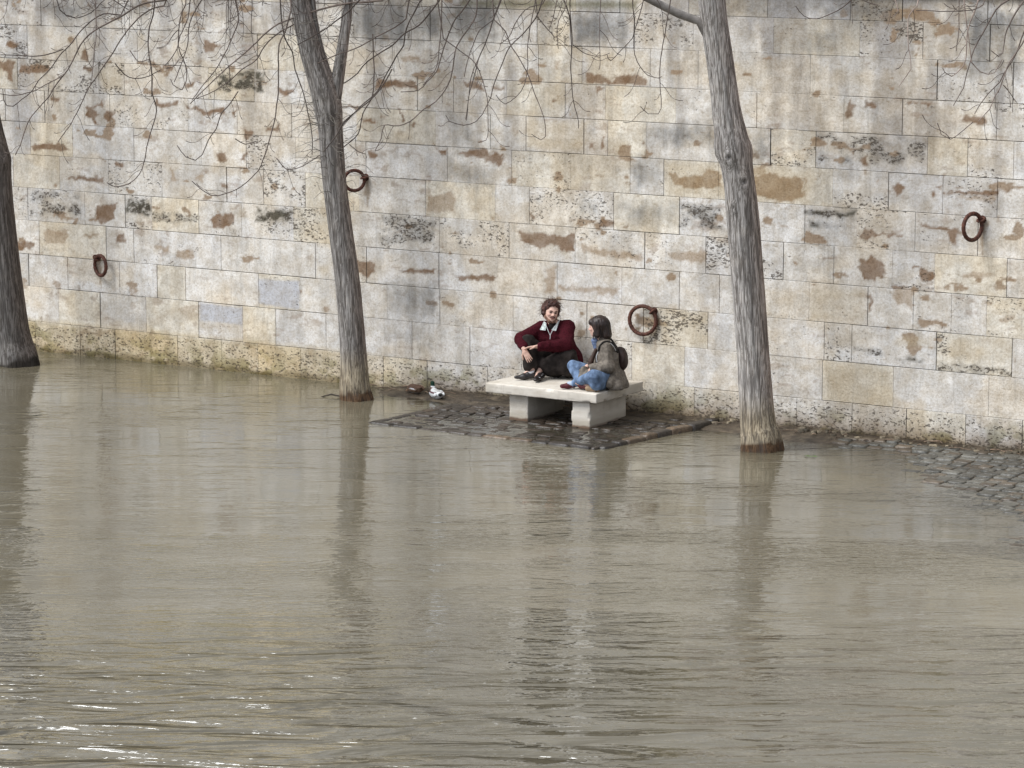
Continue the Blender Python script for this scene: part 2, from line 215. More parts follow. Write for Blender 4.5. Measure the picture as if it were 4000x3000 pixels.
    ('M',5.6,4,[(0.5,-0.62,4.2),(0.32,-0.7,3.92),(0.11,-0.78,3.74),(-0.08,-0.86,3.57),(-0.17,-0.94,3.42),(-0.33,-1.02,3.23)]),
    ('M',5.6,4,[(0.24,-0.01,4.59),(0.24,0.02,4.44),(0.25,0.05,4.08),(0.22,0.07,3.79),(0.11,0.1,3.6),(0.04,0.13,3.35),(-0.17,0.16,3.15),(-0.39,0.19,2.95)]),
    ('X',8,3,[(-3.0,-0.54,5.41),(-3.02,-0.6,5.36),(-3.1,-0.65,5.14),(-3.14,-0.71,4.92),(-3.16,-0.77,4.77),(-3.22,-0.83,4.67),(-3.31,-0.89,4.61),(-3.38,-0.95,4.65),(-3.41,-1.0,4.7)]),
    ('X',9.6,3,[(-2.47,0.29,5.4),(-2.58,0.27,5.32),(-2.71,0.26,5.22),(-2.8,0.25,5.07),(-2.85,0.24,4.97),(-2.93,0.22,4.82),(-2.96,0.21,4.7),(-3.01,0.2,4.52),(-3.03,0.19,4.42),(-3.09,0.17,4.32),(-3.14,0.16,4.23)]),
    ('X',10.4,3,[(-2.45,-0.29,5.41),(-2.51,-0.34,5.35),(-2.61,-0.39,5.23),(-2.66,-0.44,5.1),(-2.71,-0.48,4.99),(-2.74,-0.53,4.82),(-2.79,-0.58,4.79),(-2.88,-0.63,4.85)]),
    ('X',8.8,3,[(-2.36,-0.11,5.17),(-2.47,-0.1,5.01),(-2.53,-0.09,4.82),(-2.58,-0.08,4.7),(-2.65,-0.07,4.59),(-2.69,-0.06,4.49),(-2.81,-0.05,4.37),(-2.89,-0.04,4.26),(-2.94,-0.03,4.16)]),
    ('X',8,3,[(-2.42,-0.24,5.07),(-2.49,-0.27,4.95),(-2.59,-0.3,4.77),(-2.67,-0.33,4.65),(-2.75,-0.36,4.45),(-2.8,-0.39,4.36),(-2.85,-0.42,4.24),(-2.96,-0.45,4.12)]),
    ('X',4.8,3,[(-3.08,-0.64,4.73),(-2.98,-0.61,4.64),(-2.89,-0.57,4.61),(-2.82,-0.54,4.63),(-2.74,-0.5,4.76)]),
    ('X',4.8,3,[(-2.98,-0.67,5.31),(-3.09,-0.72,5.27),(-3.37,-0.77,5.26),(-3.67,-0.82,5.27)]),
    ('X',5.6,3,[(-3.52,0.14,5.38),(-3.54,0.09,5.33),(-3.56,0.04,5.27),(-3.64,-0.01,5.18),(-3.66,-0.07,5.0),(-3.65,-0.12,4.84),(-3.63,-0.17,4.63),(-3.68,-0.22,4.56),(-3.76,-0.27,4.46)]),
    ('X',4,3,[(-2.64,0.03,4.45),(-2.55,0.11,4.35),(-2.48,0.2,4.26)]),
    ('R',6.4,3,[(1.01,-0.07,5.23),(0.95,-0.06,5.18),(0.74,-0.05,5.03),(0.56,-0.04,4.96),(0.41,-0.03,4.99),(0.32,-0.02,5.1)]),
    ('X',6.4,3,[(-3.86,-0.59,5.41),(-3.86,-0.66,5.36),(-3.84,-0.72,5.26),(-3.9,-0.79,5.21)]),
    ('X',6.4,3,[(-4.22,-0.55,5.38),(-4.18,-0.52,5.36),(-4.08,-0.49,5.32),(-4.02,-0.46,5.31)]),
    ('X',4,3,[(-3.18,-0.41,5.4),(-3.19,-0.47,5.35),(-3.2,-0.53,5.07),(-3.23,-0.59,4.84)]),
    ('X',4,3,[(-2.91,0.3,4.04),(-2.96,0.32,4.0),(-3.14,0.35,3.86),(-3.24,0.37,3.91),(-3.27,0.4,4.01)]),
]

# ------------------------------------------------------------------ noise
def _hash(ix, iy, iz, seed):
    h = (ix.astype(np.int64) * 374761393 + iy.astype(np.int64) * 668265263 + iz.astype(np.int64) * 2147483647 + seed * 974711) & 0xFFFFFFFF
    h = ((h ^ (h >> 13)) * 1274126177) & 0xFFFFFFFF
    h = h ^ (h >> 16)
    return (h & 0xFFFFFF) / float(0xFFFFFF)

def noise3(x, y, z, seed=0):
    x = np.asarray(x, float); y = np.asarray(y, float); z = np.asarray(z, float)
    x, y, z = np.broadcast_arrays(x, y, z)
    ix, iy, iz = np.floor(x), np.floor(y), np.floor(z)
    fx, fy, fz = x - ix, y - iy, z - iz
    fx = fx * fx * (3 - 2 * fx); fy = fy * fy * (3 - 2 * fy); fz = fz * fz * (3 - 2 * fz)
    r = 0
    for dx in (0, 1):
        wx = fx if dx else 1 - fx
        for dy in (0, 1):
            wy = fy if dy else 1 - fy
            for dz in (0, 1):
                wz = fz if dz else 1 - fz
                r = r + wx * wy * wz * _hash(ix + dx, iy + dy, iz + dz, seed)
    return r

def noise2(x, y, seed=0):
    x = np.asarray(x, float); y = np.asarray(y, float)
    x, y = np.broadcast_arrays(x, y)
    ix, iy = np.floor(x), np.floor(y)
    fx, fy = x - ix, y - iy
    fx = fx * fx * (3 - 2 * fx); fy = fy * fy * (3 - 2 * fy)
    z = np.zeros_like(ix)
    return ((_hash(ix, iy, z, seed) * (1 - fx) + _hash(ix + 1, iy, z, seed) * fx) * (1 - fy)
            + (_hash(ix, iy + 1, z, seed) * (1 - fx) + _hash(ix + 1, iy + 1, z, seed) * fx) * fy)

def fbm2(x, y, seed=0, oct=4):
    r, a, t = 0, 1.0, 0
    for i in range(oct):
        r = r + a * noise2(x * 2 ** i, y * 2 ** i, seed + i * 17); t += a; a *= .5
    return r / t

def smooth(a, b, x):
    t = np.clip((x - a) / (b - a), 0, 1)
    return t * t * (3 - 2 * t)

# ------------------------------------------------------------------ object helpers
def tag(o, label=None, cat=None, group=None, kind=None):
    if label: o['label'] = label
    if cat: o['category'] = cat
    if group: o['group'] = group
    if kind: o['kind'] = kind
    return o

def empty(name, loc, rz=0):
    o = bpy.data.objects.new(name, None); COL.objects.link(o)
    o.location = loc; o.rotation_euler = (0, 0, rz); o.empty_display_size = .2
    return o

def make(name, verts, faces, mat, parent=None, smooth_=True, attrs=None, loc=None):
    me = bpy.data.meshes.new(name)
    verts = np.asarray(verts, dtype=np.float32)
    if isinstance(faces, np.ndarray):
        n, k = faces.shape
        me.vertices.add(len(verts)); me.vertices.foreach_set('co', verts.ravel())
        me.loops.add(n * k); me.loops.foreach_set('vertex_index', faces.astype(np.int32).ravel())
        me.polygons.add(n)
        me.polygons.foreach_set('loop_start', np.arange(0, n * k, k, dtype=np.int32))
        me.update(calc_edges=True)
    else:
        me.from_pydata([tuple(v) for v in verts], [], faces)
        me.update()
    me.validate()
    me.polygons.foreach_set('use_smooth', np.full(len(me.polygons), bool(smooth_)))
    for k_, v in (attrs or {}).items():
        v = np.asarray(v, dtype=np.float32)
        if v.ndim == 2:
            a = me.attributes.new(k_, 'FLOAT_COLOR', 'POINT')
            c = np.ones((len(v), 4), np.float32); c[:, :3] = v[:, :3]
            a.data.foreach_set('color', c.ravel())
        else:
            a = me.attributes.new(k_, 'FLOAT', 'POINT'); a.data.foreach_set('value', v)
    me.materials.append(mat)
    o = bpy.data.objects.new(name, me); COL.objects.link(o)
    if parent: o.parent = parent
    if loc is not None: o.location = loc
    return o

class Geo:
    """collects pieces of one mesh"""
    def __init__(s): s.v, s.f, s.c, s.n = [], [], [], 0
    def add(s, v, f, c=None):
        v = np.asarray(v, float); f = np.asarray(f, int)
        s.v.append(v); s.f.append(f + s.n); s.n += len(v)
        if c is not None:
            c = np.asarray(c, float)
            s.c.append(np.tile(c, (len(v), 1)) if c.ndim == 1 else c)
    def build(s, name, mat, parent=None, smooth_=True, loc=None):
        at = {'Col': np.vstack(s.c)} if s.c else None
        return make(name, np.vstack(s.v), np.vstack(s.f), mat, parent, smooth_, at, loc)

def tube_geo(path, rad, seg=6, cap=True):
    P = np.asarray(path, float); n = len(P); rad = np.asarray(rad, float) * np.ones(n)
    T = np.gradient(P, axis=0); T /= np.linalg.norm(T, axis=1)[:, None] + 1e-9
    up = np.array([0, 1., 0]) if abs(T[0][1]) < .9 else np.array([1., 0, 0])
    a = np.cross(T[0], up); a /= np.linalg.norm(a)
    V = []
    th = np.arange(seg) * 2 * math.pi / seg
    for i in range(n):
        a = a - T[i] * (a @ T[i]); a /= np.linalg.norm(a) + 1e-9
        b = np.cross(T[i], a)
        V.append(P[i] + rad[i] * (np.cos(th)[:, None] * a + np.sin(th)[:, None] * b))
    V = np.vstack(V)
    i = np.arange(n - 1)[:, None] * seg; j = np.arange(seg)[None]; j2 = (j + 1) % seg
    F = np.stack([i + j, i + j2, i + seg + j2, i + seg + j], -1).reshape(-1, 4)
    if cap:
        m = len(V); V = np.vstack([V, P[0], P[-1]])
        F = np.vstack([F] + [[[m, (q + 1) % seg, q, m]] for q in range(0)])
        e = []
        o = (n - 1) * seg
        for q in range(seg):
            e.append([m, (q + 1) % seg, q, q]); e.append([m + 1, o + q, o + (q + 1) % seg, o + (q + 1) % seg])
        capf = np.array(e)
        return V, F, capf
    return V, F, None

def add_tube(g, path, rad, seg=6, col=None):
    V, F, c = tube_geo(path, rad, seg, False)
    g.add(V, F, col)

def resample(pts, step):
    """Catmull-Rom through points (rows may carry extra columns such as radius)"""
    P = np.asarray(pts, float)
    if len(P) < 3:
        n = max(2, int(np.linalg.norm(P[-1, :3] - P[0, :3]) / step) + 1)
        t = np.linspace(0, 1, n)[:, None]; return P[0] * (1 - t) + P[-1] * t
    Q = np.vstack([2 * P[0] - P[1], P, 2 * P[-1] - P[-2]]); out = []
    for i in range(1, len(Q) - 2):
        n = max(1, int(np.linalg.norm(Q[i + 1, :3] - Q[i, :3]) / step))
        t = (np.arange(n) / n)[:, None]
        p0, p1, p2, p3 = Q[i - 1], Q[i], Q[i + 1], Q[i + 2]
        out.append(.5 * (2 * p1 + (p2 - p0) * t + (2 * p0 - 5 * p1 + 4 * p2 - p3) * t ** 2 + (3 * p1 - p0 - 3 * p2 + p3) * t ** 3))
    out.append(P[-1:])
    return np.vstack(out)

def box(g, x0, x1, y0, y1, z0, z1, col=None):
    v = [(x, y, z) for z in (z0, z1) for y in (y0, y1) for x in (x0, x1)]
    f = [(0, 2, 3, 1), (4, 5, 7, 6), (0, 1, 5, 4), (2, 6, 7, 3), (0, 4, 6, 2), (1, 3, 7, 5)]
    g.add(v, f, col)

# ------------------------------------------------------------------ materials
def new_mat(name):
    m = bpy.data.materials.new(name); m.use_nodes = True
    nt = m.node_tree; nt.nodes.clear()
    out = nt.nodes.new('ShaderNodeOutputMaterial')
    return m, nt, out

class N:
    def __init__(s, nt): s.nt = nt
    def node(s, t, ins=None, **kw):
        n = s.nt.nodes.new('ShaderNode' + t)
        for k, v in kw.items(): setattr(n, k, v)
        for k, v in (ins or {}).items():
            if isinstance(v, bpy.types.NodeSocket): s.nt.links.new(v, n.inputs[k])
            else: n.inputs[k].default_value = v
        return n
    def math(s, op, a, b=0.0, clamp=False):
        n = s.node('Math', {0: a, 1: b}, operation=op); n.use_clamp = clamp; return n.outputs[0]
    def ramp(s, f, a, b, lo=0.0, hi=1.0):
        return s.node('MapRange', {0: f, 1: a, 2: b, 3: lo, 4: hi}, interpolation_type='SMOOTHSTEP').outputs[0]
    def mix(s, f, a, b, mode='MIX'):
        n = s.nt.nodes.new('ShaderNodeMix'); n.data_type = 'RGBA'; n.blend_type = mode
        for i, v in ((0, f), (6, a), (7, b)):
            if isinstance(v, bpy.types.NodeSocket): s.nt.links.new(v, n.inputs[i])
            else: n.inputs[i].default_value = v if i == 0 else (tuple(v) + (1,) if len(v) == 3 else v)
        return n.outputs[2]
    def noise(s, co, scale, detail=3, rough=.55, dist=0.0):
        return s.node('TexNoise', {'Vector': co, 'Scale': scale, 'Detail': detail, 'Roughness': rough, 'Distortion': dist}).outputs[0]
    def pos(s): return s.node('NewGeometry').outputs['Position']
    def obj(s): return s.node('TexCoord').outputs['Object']
    def scale(s, co, v): return s.node('VectorMath', {0: co, 1: v}, operation='MULTIPLY').outputs[0]
    def bump(s, h, dist, strength=1.0):
        return s.node('Bump', {'Height': h, 'Distance': dist, 'Strength': strength}).outputs[0]

def simple(name, col, rough=.7, var=.25, scale=20, bump=.0, bscale=60, spec=.3, attr=False, metal=0.0, stretch=(1, 1, 1), detail=4):
    m, nt, out = new_mat(name); n = N(nt)
    co = n.scale(n.obj(), stretch)
    nz = n.noise(co, scale, detail)
    f = n.ramp(nz, .3, .7, 1 - var, 1 + var)
    if attr: base = n.node('Attribute', attribute_name='Col').outputs['Color']
    else: base = n.node('RGB').outputs[0]; base.default_value = tuple(col) + (1,)
    c = n.node('VectorMath', {0: base, 1: f}, operation='MULTIPLY')
    nt.links.new(f, c.inputs[1])
    b = n.node('BsdfPrincipled', {'Base Color': c.outputs[0], 'Roughness': rough, 'Metallic': metal, 'Specular IOR Level': spec})
    if bump:
        nt.links.new(n.bump(n.noise(co, bscale, 4), bump), b.inputs['Normal'])
    nt.links.new(b.outputs[0], out.inputs[0])
    return m

def wall_material():
    m, nt, out = new_mat('quay_limestone'); n = N(nt)
    P = n.pos()
    base = n.node('Attribute', attribute_name='Col').outputs['Color']
    pit = n.node('Attribute', attribute_name='pit').outputs['Fac']
    big = n.noise(P, 5, 5, .65)
    fine = n.noise(P, 38, 4, .7)
    grain = n.noise(P, 110, 2, .6)
    strata = n.noise(n.scale(P, (5, 5, 42)), 1, 4, .65)
    c = n.mix(n.ramp(big, .35, .7), base, n.mix(1.0, base, (.86, .82, .76), 'MULTIPLY'))
    c = n.mix(n.ramp(fine, .36, .60, .62, 0), c, n.mix(1.0, c, (.70, .66, .60), 'MULTIPLY'))
    c = n.mix(n.ramp(grain, .4, .7, 0, .45), c, n.mix(1.0, c, (1.25, 1.24, 1.22), 'MULTIPLY'))
    stk = n.noise(n.scale(P, (22, 22, 2.2)), 1, 4, .6)
    c = n.mix(n.ramp(stk, .50, .72, 0, .55), c, n.mix(1.0, c, (.74, .745, .75), 'MULTIPLY'))
    scr = n.noise(n.scale(P, (9, 9, 34)), 1, 5, .75, 1.2)
    c = n.mix(n.ramp(scr, .56, .66, 0, .6), c, n.mix(1.0, c, (.62, .55, .46), 'MULTIPLY'))
    # small dark pits of the travertine-like stone, denser where the 'pit' paint says so
    vo = n.node('TexNoise', {'Vector': n.scale(P, (16, 16, 30)), 'Scale': 1.6, 'Detail': 3, 'Roughness': .6}).outputs[0]
    thr = n.math('SUBTRACT', .735, n.math('MULTIPLY', pit, .225))
    pm = n.math('MULTIPLY', n.math('SUBTRACT', vo, thr), 16.0, clamp=True)
    pm = n.math('MULTIPLY', pm, .8)
    st = n.math('MULTIPLY', n.math('SUBTRACT', strata, n.math('SUBTRACT', .76, n.math('MULTIPLY', pit, .12))), 12.0, clamp=True)
    pm2 = n.math('MAXIMUM', pm, n.math('MULTIPLY', st, .55))
    c = n.mix(pm2, c, (.07, .055, .04))
    h = n.math('SUBTRACT', n.math('ADD', n.math('MULTIPLY', fine, .5), n.math('MULTIPLY', big, .7)), n.math('MULTIPLY', pm2, .8))
    nrm = n.bump(h, .012, .8)
    b = n.node('BsdfPrincipled', {'Base Color': c, 'Roughness': .88, 'Specular IOR Level': .2, 'Normal': nrm})
    nt.links.new(b.outputs[0], out.inputs[0])
    return m

def bark_material():
    m, nt, out = new_mat('bark'); n = N(nt)
    P = n.obj()
    base = n.node('Attribute', attribute_name='Col').outputs['Color']
    fur = n.node('Attribute', attribute_name='furrow').outputs['Fac']
    v = n.noise(n.scale(P, (64, 64, 3.4)), 1, 4, .7, 1.1)
    blot = n.noise(P, 5, 4, .6)
    c = n.mix(n.ramp(v, .42, .56), n.mix(1.0, base, (.36, .34, .32), 'MULTIPLY'), base)
    c = n.mix(n.math('MULTIPLY', fur, .62), c, (.06, .052, .046))
    c = n.mix(n.ramp(blot, .45, .75, 0, .5), c, n.mix(1.0, c, (1.45, 1.42, 1.36), 'MULTIPLY'))
    b = n.node('BsdfPrincipled', {'Base Color': c, 'Roughness': .85, 'Specular IOR Level': .2, 'Normal': n.bump(v, .012, .9)})
    nt.links.new(b.outputs[0], out.inputs[0])
    return m

def water_material():
    m, nt, out = new_mat('river_water'); n = N(nt)
    P = n.pos()
    rot = n.node('VectorRotate', {'Vector': P, 'Angle': R(-YAW)}, rotation_type='Z_AXIS').outputs[0]
    # the current runs along the quay: ripples a little longer across the stream's face
    w1 = n.noise(n.scale(rot, (.55, 2.0, 1)), 1.6, 3, .38, .8)
    w2 = n.noise(n.scale(rot, (.8, 2.2, 1)), 8.0, 2, .5, .3)
    w3 = n.noise(n.scale(rot, (.8, 1.2, 1)), .55, 2, .5)
    sep = n.node('SeparateXYZ', {0: rot}).outputs
    # wind and current roughen the open river; the flooded quay is nearly still
    zone = n.math('MULTIPLY', n.ramp(sep[1], -8.8, -13.0), n.ramp(sep[0], 2.0, -3.4, .30, 1.0))
    patch = n.ramp(n.noise(n.scale(rot, (.16, .55, 1)), 1, 3, .55), .42, .62)
    a1 = n.math('ADD', .035, n.math('MULTIPLY', zone, 4.0))
    a2 = n.math('ADD', .05, n.math('ADD', n.math('MULTIPLY', patch, n.ramp(sep[1], -1.0, -9.0, .16, .55)), n.math('MULTIPLY', zone, .85)))
    h = n.math('ADD', n.math('MULTIPLY', w1, n.math('MULTIPLY', a1, .12)), n.math('MULTIPLY', w2, n.math('MULTIPLY', a2, .034)))
    h = n.math('ADD', h, n.math('MULTIPLY', w3, .02))
    w5 = n.noise(n.scale(rot, (.75, 3.1, 1)), 1.7, 2, .5, .4)
    h = n.math('ADD', h, n.math('MULTIPLY', n.ramp(w5, .56, .70), n.math('ADD', .0035, n.math('MULTIPLY', patch, .0055))))
    nrm = n.bump(h, 1.0, 1.0)
    murkn = n.noise(n.scale(rot, (.4, 1.2, 1)), 1.2, 4, .6)
    murk = n.mix(n.ramp(murkn, .3, .7), WATER_A, WATER_B)
    dep = n.node('Attribute', attribute_name='depth').outputs['Fac']
    tr = n.math('POWER', 2.718, n.math('MULTIPLY', dep, -16.0))
    dif = n.node('BsdfDiffuse', {'Color': murk, 'Normal': nrm})
    tra = n.node('BsdfTransparent', {'Color': (.88, .83, .72, 1)})
    body = n.node('MixShader', {0: tr, 1: dif.outputs[0], 2: tra.outputs[0]})
    fr = n.node('Fresnel', {'IOR': 1.80, 'Normal': nrm}).outputs[0]
    gl = n.node('BsdfGlossy', {'Color': (.93, .965, 1, 1), 'Roughness': .035, 'Normal': nrm})
    mx = n.node('MixShader', {0: n.math('MINIMUM', n.math('MULTIPLY', fr, 1.0), .8), 1: body.outputs[0], 2: gl.outputs[0]})
    nt.links.new(mx.outputs[0], out.inputs[0])
    return m
WATER_A = (.150, .130, .086); WATER_B = (.182, .160, .112)

MAT_WALL = wall_material()
MAT_BARK = bark_material()
MAT_WATER = water_material()
MAT_JOINT = simple('joint_dirt', (.22, .19, .155), .95, .95, 1.2)
MAT_TWIG = simple('twig_bark', (.1, .08, .065), .8, .3, 9, attr=True)
MAT_IRON = simple('rusty_iron', (.085, .032, .02), .75, .5, 35, .002, 90, .4)
MAT_MUD = simple('mud', (.07, .055, .04), .45, .4, 9, .02, 22, .4, attr=True)
MAT_SETT = simple('wet_setts', (.06, .055, .05), .38, .35, 18, .006, 45, .5, attr=True)

# ------------------------------------------------------------------ quay wall
RUST_RUNS = [(.08, 1.28, .50), (-8.63, 1.36, .42), (-4.18, 2.68, .40), (4.40, 2.68, .45)]   # rust washed down below the iron rings

def build_wall():
    X0, X1 = -24.0, 16.0
    S = .017
    g_v, g_f, g_pit, g_bid = [], [], [], []
    nv = 0
    tint = []
    blocks = []
    rr = random.Random(3)
    for ci in range(len(COURSE_Z) - 1):
        z0, z1 = COURSE_Z[ci], COURSE_Z[ci + 1]
        if ci == 0: z0 = -1.2
        js = list(JOINT_X[ci])
        full = []
        x = X0 + rr.uniform(0, .6)
        while js and x < js[0] - .45 or (not js and x < X1):
            full.append(x); x += rr.uniform(.5, 1.15)
        if js:
            full += js
            x = js[-1] + rr.uniform(.55, 1.1)
            while x < X1: full.append(x); x += rr.uniform(.5, 1.15)
        # split spans the eye would find too long
        out = [full[0]]
        for b in full[1:]:
            while b - out[-1] > 1.75: out.append(out[-1] + rr.uniform(.75, 1.1))
            out.append(b)
        e = [X0] + out + [X1]
        blocks += [(a, b, z0, z1, ci) for a, b in zip(e[:-1], e[1:]) if b - a > .05]
    for a, b, z0, z1, ci in blocks:
        vis = b > -11.6 and a < 6.2
        s = S if vis else .12
        gx, gz = rr.choice((.0003, .0004, .0008, .0016, .0042)), rr.choice((.0004, .0008, .002, .004))
        xa, xb, za, zb = a + gx, b - gx, z0 + gz, z1 - gz
        nx = max(3, int((xb - xa) / s)); nz = max(3, int((zb - za) / s))
        xs = np.concatenate([[xa], np.linspace(xa + .004, xb - .004, nx - 1), [xb]]); zs = np.concatenate([[za], np.linspace(za + .004, zb - .004, nz - 1), [zb]])
        Xg, Zg = np.meshgrid(xs, zs)
        off = rr.uniform(-.004, .004)
        Yg = np.full_like(Xg, WALL_Y - .012 + off) + (fbm2(Xg * 6, Zg * 6, 5) - .5) * .006
        edge = (Xg == xs[0]) | (Xg == xs[-1]) | (Zg == zs[0]) | (Zg == zs[-1])
        Yg[edge] += rr.choice((.002, .004, .010))
        Xg = Xg.copy(); Zg = Zg.copy()
        v = np.stack([Xg, Yg, Zg], -1).reshape(-1, 3)
        i = np.arange(nz)[:, None] * (nx + 1) + np.arange(nx)[None]
        f = np.stack([i, i + 1, i + nx + 2, i + nx + 1], -1).reshape(-1, 4)
        g_v.append(v); g_f.append(f + nv); nv += len(v)
        t = rr.gauss(0, 1)
        base = np.array([.73, .705, .66]) * (1 + .028 * rr.gauss(0, 1))
        base = base * (np.array([1.025, 1, .93]) if t > .7 else np.array([.985, 1, 1.03]) if t < -.7 else 1)
        tint.append(np.tile(base, (len(v), 1)))
        pv = rr.random() ** 2.2 * .65
        pn = smooth(.38, .62, fbm2(Xg.ravel() * 2.4 + a * 7, Zg.ravel() * 5, 15, 4)); g_pit.append(pv * 1.5 * pn); 
    V = np.vstack(g_v); C = np.vstack(tint); pit = np.concatenate(g_pit)
    X, Z = V[:, 0], V[:, 2]
    # soft large scale weathering
    n1 = fbm2(X * 1.1 + 9, Z * 1.6, 21, 5); n2 = fbm2(X * 3.5, Z * .55, 31, 4); n3 = fbm2(X * 4, Z * 9, 41, 4)
    soot = smooth(.46, .70, n2) * smooth(1.0, 4.6, Z) * .62 + smooth(.55, .75, n1) * .22
    top = smooth(4.3, 5.15, Z) * smooth(.3, .62, fbm2(X * 2.6, Z * .7, 55, 4)) * .72
    soot = np.clip(soot + top, 0, .85)
    C = C * (1 - soot[:, None] * np.array([.52, .53, .52]))
    warm = smooth(.47, .66, fbm2(X * 1.7, Z * 2.6, 61, 5))
    C = C * (1 - .55 * warm[:, None] * np.array([.04, .12, .25]))
    pale = smooth(.48, .60, fbm2(X * 5.5 + 31, Z * 7, 65, 4)) * .16
    C = C * (1 + pale[:, None] * np.array([.95, 1, 1.08])) * (1 - .10 * smooth(.5, .62, fbm2(X * 8, Z * 1.1, 67, 4)))[:, None]
    # scattered ochre blotches in the upper half
    bl = smooth(.73, .77, fbm2(X * 3.1, Z * 5.2, 71, 5)) * smooth(.4, 1.2, Z)
    C = C * (1 - bl[:, None] * .85) + np.array([.33, .235, .15]) * bl[:, None] * .85
    chips = smooth(.70, .76, fbm2(X * 5 + noise2(X * 13, Z * 13, 4) * .9, Z * 15 + noise2(X * 9, Z * 9, 6), 81, 3)) * smooth(.45, .6, fbm2(X * .9, Z * 1.2, 83, 3))
    C = C * (1 - chips[:, None] * .4) + np.array([.30, .21, .145]) * chips[:, None] * .4
    vis = (X > -11.8) & (X < 6.4)
    cols = {'b': ((.235, .15, .09), .92, .38), 'l': ((.38, .28, .185), .7, .5), 'c': ((.34, .24, .14), .9, .4),
            'y': ((.64, .55, .40), .5, 1.5), 'g': ((.20, .20, .198), .58, 4.0), 'w': ((.56, .575, .62), .9, .5),
            'k': ((.10, .092, .068), .95, .8), 'm': ((.14, .135, .07), .8, 1.5), 'p': (None, 0, .6)}
    runs = [('l', [(x - .05, z), (x + .05, z), (x + .03, z - l), (x - .015, z - l * .8)]) for x, z, l in RUST_RUNS]
    for kind, poly in STAINS + runs:
        P = np.array(poly); x0, z0 = P.min(0) - .15; x1, z1 = P.max(0) + .15
        idx = np.where((X > x0) & (X < x1) & (Z > z0) & (Z < z1))[0]
        if not len(idx): continue
        col, amt, soft = cols[kind]
        jig = .035 if kind in 'blckp' else .07 if kind == 'g' else .012
        px = X[idx] + (fbm2(X[idx] * 14, Z[idx] * 14, 91, 3) - .5) * 2 * jig * 1.6
        pz = Z[idx] + (fbm2(X[idx] * 14, Z[idx] * 14, 97, 3) - .5) * 2 * jig * 1.2
        inside = np.zeros(len(idx), bool); dist = np.full(len(idx), 9.0)
        n = len(P)
        for i in range(n):
            ax, az = P[i]; bx, bz = P[(i + 1) % n]
            cond = ((az > pz) != (bz > pz))
            with np.errstate(divide='ignore', invalid='ignore'):
                xi = (bx - ax) * (pz - az) / (bz - az + 1e-12) + ax
            inside ^= cond & (px < xi)
            d = np.array([bx - ax, bz - az]); L = d @ d + 1e-9
            t = np.clip(((px - ax) * d[0] + (pz - az) * d[1]) / L, 0, 1)
            dist = np.minimum(dist, np.hypot(px - ax - t * d[0], pz - az - t * d[1]))
        sd = np.where(inside, dist, -dist)
        w = smooth(-.015 * soft * 2, .025 * soft * 2, sd)
        pn = smooth(.30, .55, fbm2(X[idx] * 6, Z[idx] * 9, 95, 4))
        if kind in 'pk': pit[idx] = np.maximum(pit[idx], w * pn)
        if kind == 'p': C[idx] = C[idx] * (1 - .30 * (w * pn)[:, None]); continue
        if kind == 'g': w = w * (.15 + 1.5 * fbm2(X[idx] * 8, Z[idx] * .9, 99, 3)) * (1 + .35 * smooth(4.0, 4.8, Z[idx]))
        if kind in 'blcy': w = w * (.72 + .45 * fbm2(X[idx] * 9, Z[idx] * 9, 98, 3))
        if kind == 'k': w = w * (.35 + .65 * smooth(.36, .56, fbm2(X[idx] * 18, Z[idx] * 22, 93, 3)))
        w = np.clip(w * amt, 0, 1)[:, None]
        C[idx] = C[idx] * (1 - w) + np.array(col) * w
    # lowest course: yellow algae tint to the left, stained and eroded foot to the right
    pit = pit * smooth(.34, .62, fbm2(X * 2.2, Z * 4.5, 15, 4)) * 1.5 * (.6 + .4 * smooth(.8, .3, pit)) if False else pit
    left = smooth(-3.0, -5.0, X) * smooth(.5, .36, Z)
    C = C * (1 - left[:, None]) + C * np.array([.88, .80, .64]) * left[:, None]
    moss = smooth(.46, .62, fbm2(X * 5, Z * 8, 12, 4)) * smooth(.62, .1, Z + .25 * noise2(X * 3, Z * 0, 8)) * .8
    C = C * (1 - moss[:, None] * np.array([.55, .55, .72]))
    pit = np.maximum(pit, smooth(.5, .3, Z) * .75)
    rise = smooth(.30, .02, Z - .12 * (fbm2(X * 4, X * 0, 14, 3) - .35)) * smooth(-4.2, -3.0, X)
    C = C * (1 - rise[:, None] * .55 * np.array([.9, 1, 1.1]))
    pit = np.maximum(pit, rise)
    wet = smooth(.10, .03, Z + .05 * (noise2(X * 5, Z * 0, 3) - .5))
    C = C * (1 - wet[:, None] * np.array([.5, .52, .58]))
    C = np.clip(C, .01, .9)
    wall = empty('quay_wall', (0, 0, 0))
    tag(wall, 'tall pale limestone block wall with brown stains and grey streaks behind the bench', 'wall')
    make('stonework', V, np.vstack(g_f), MAT_WALL, wall, False, {'Col': C, 'pit': pit})
    g = Geo(); box(g, X0, X1, WALL_Y + .006, WALL_Y + .9, -1.3, 5.2); g.build('core', MAT_JOINT, wall, False)
    # coping course, a little proud of the face
    g = Geo(); x = X0
    while x < X1:
        w = rr.uniform(.9, 1.5); c = np.array([.36, .34, .30]) * rr.uniform(.8, 1.1)
        box(g, x + .004, x + w - .004, WALL_Y - .06, WALL_Y + .55, 5.203, 5.31, c); x += w
    co = g.build('coping', MAT_STONE_ATTR, wall, False)
    return wall

MAT_STONE_ATTR = simple('coping_stone', (.4, .38, .33), .85, .3, 9, .006, 40, attr=True)
build_wall()

# ------------------------------------------------------------------ ground, water, paving
PLAT = [(-2.56, -.97), (.63, -1.03), (.66, .95), (-2.50, .95)]   # paved rectangle round the bench

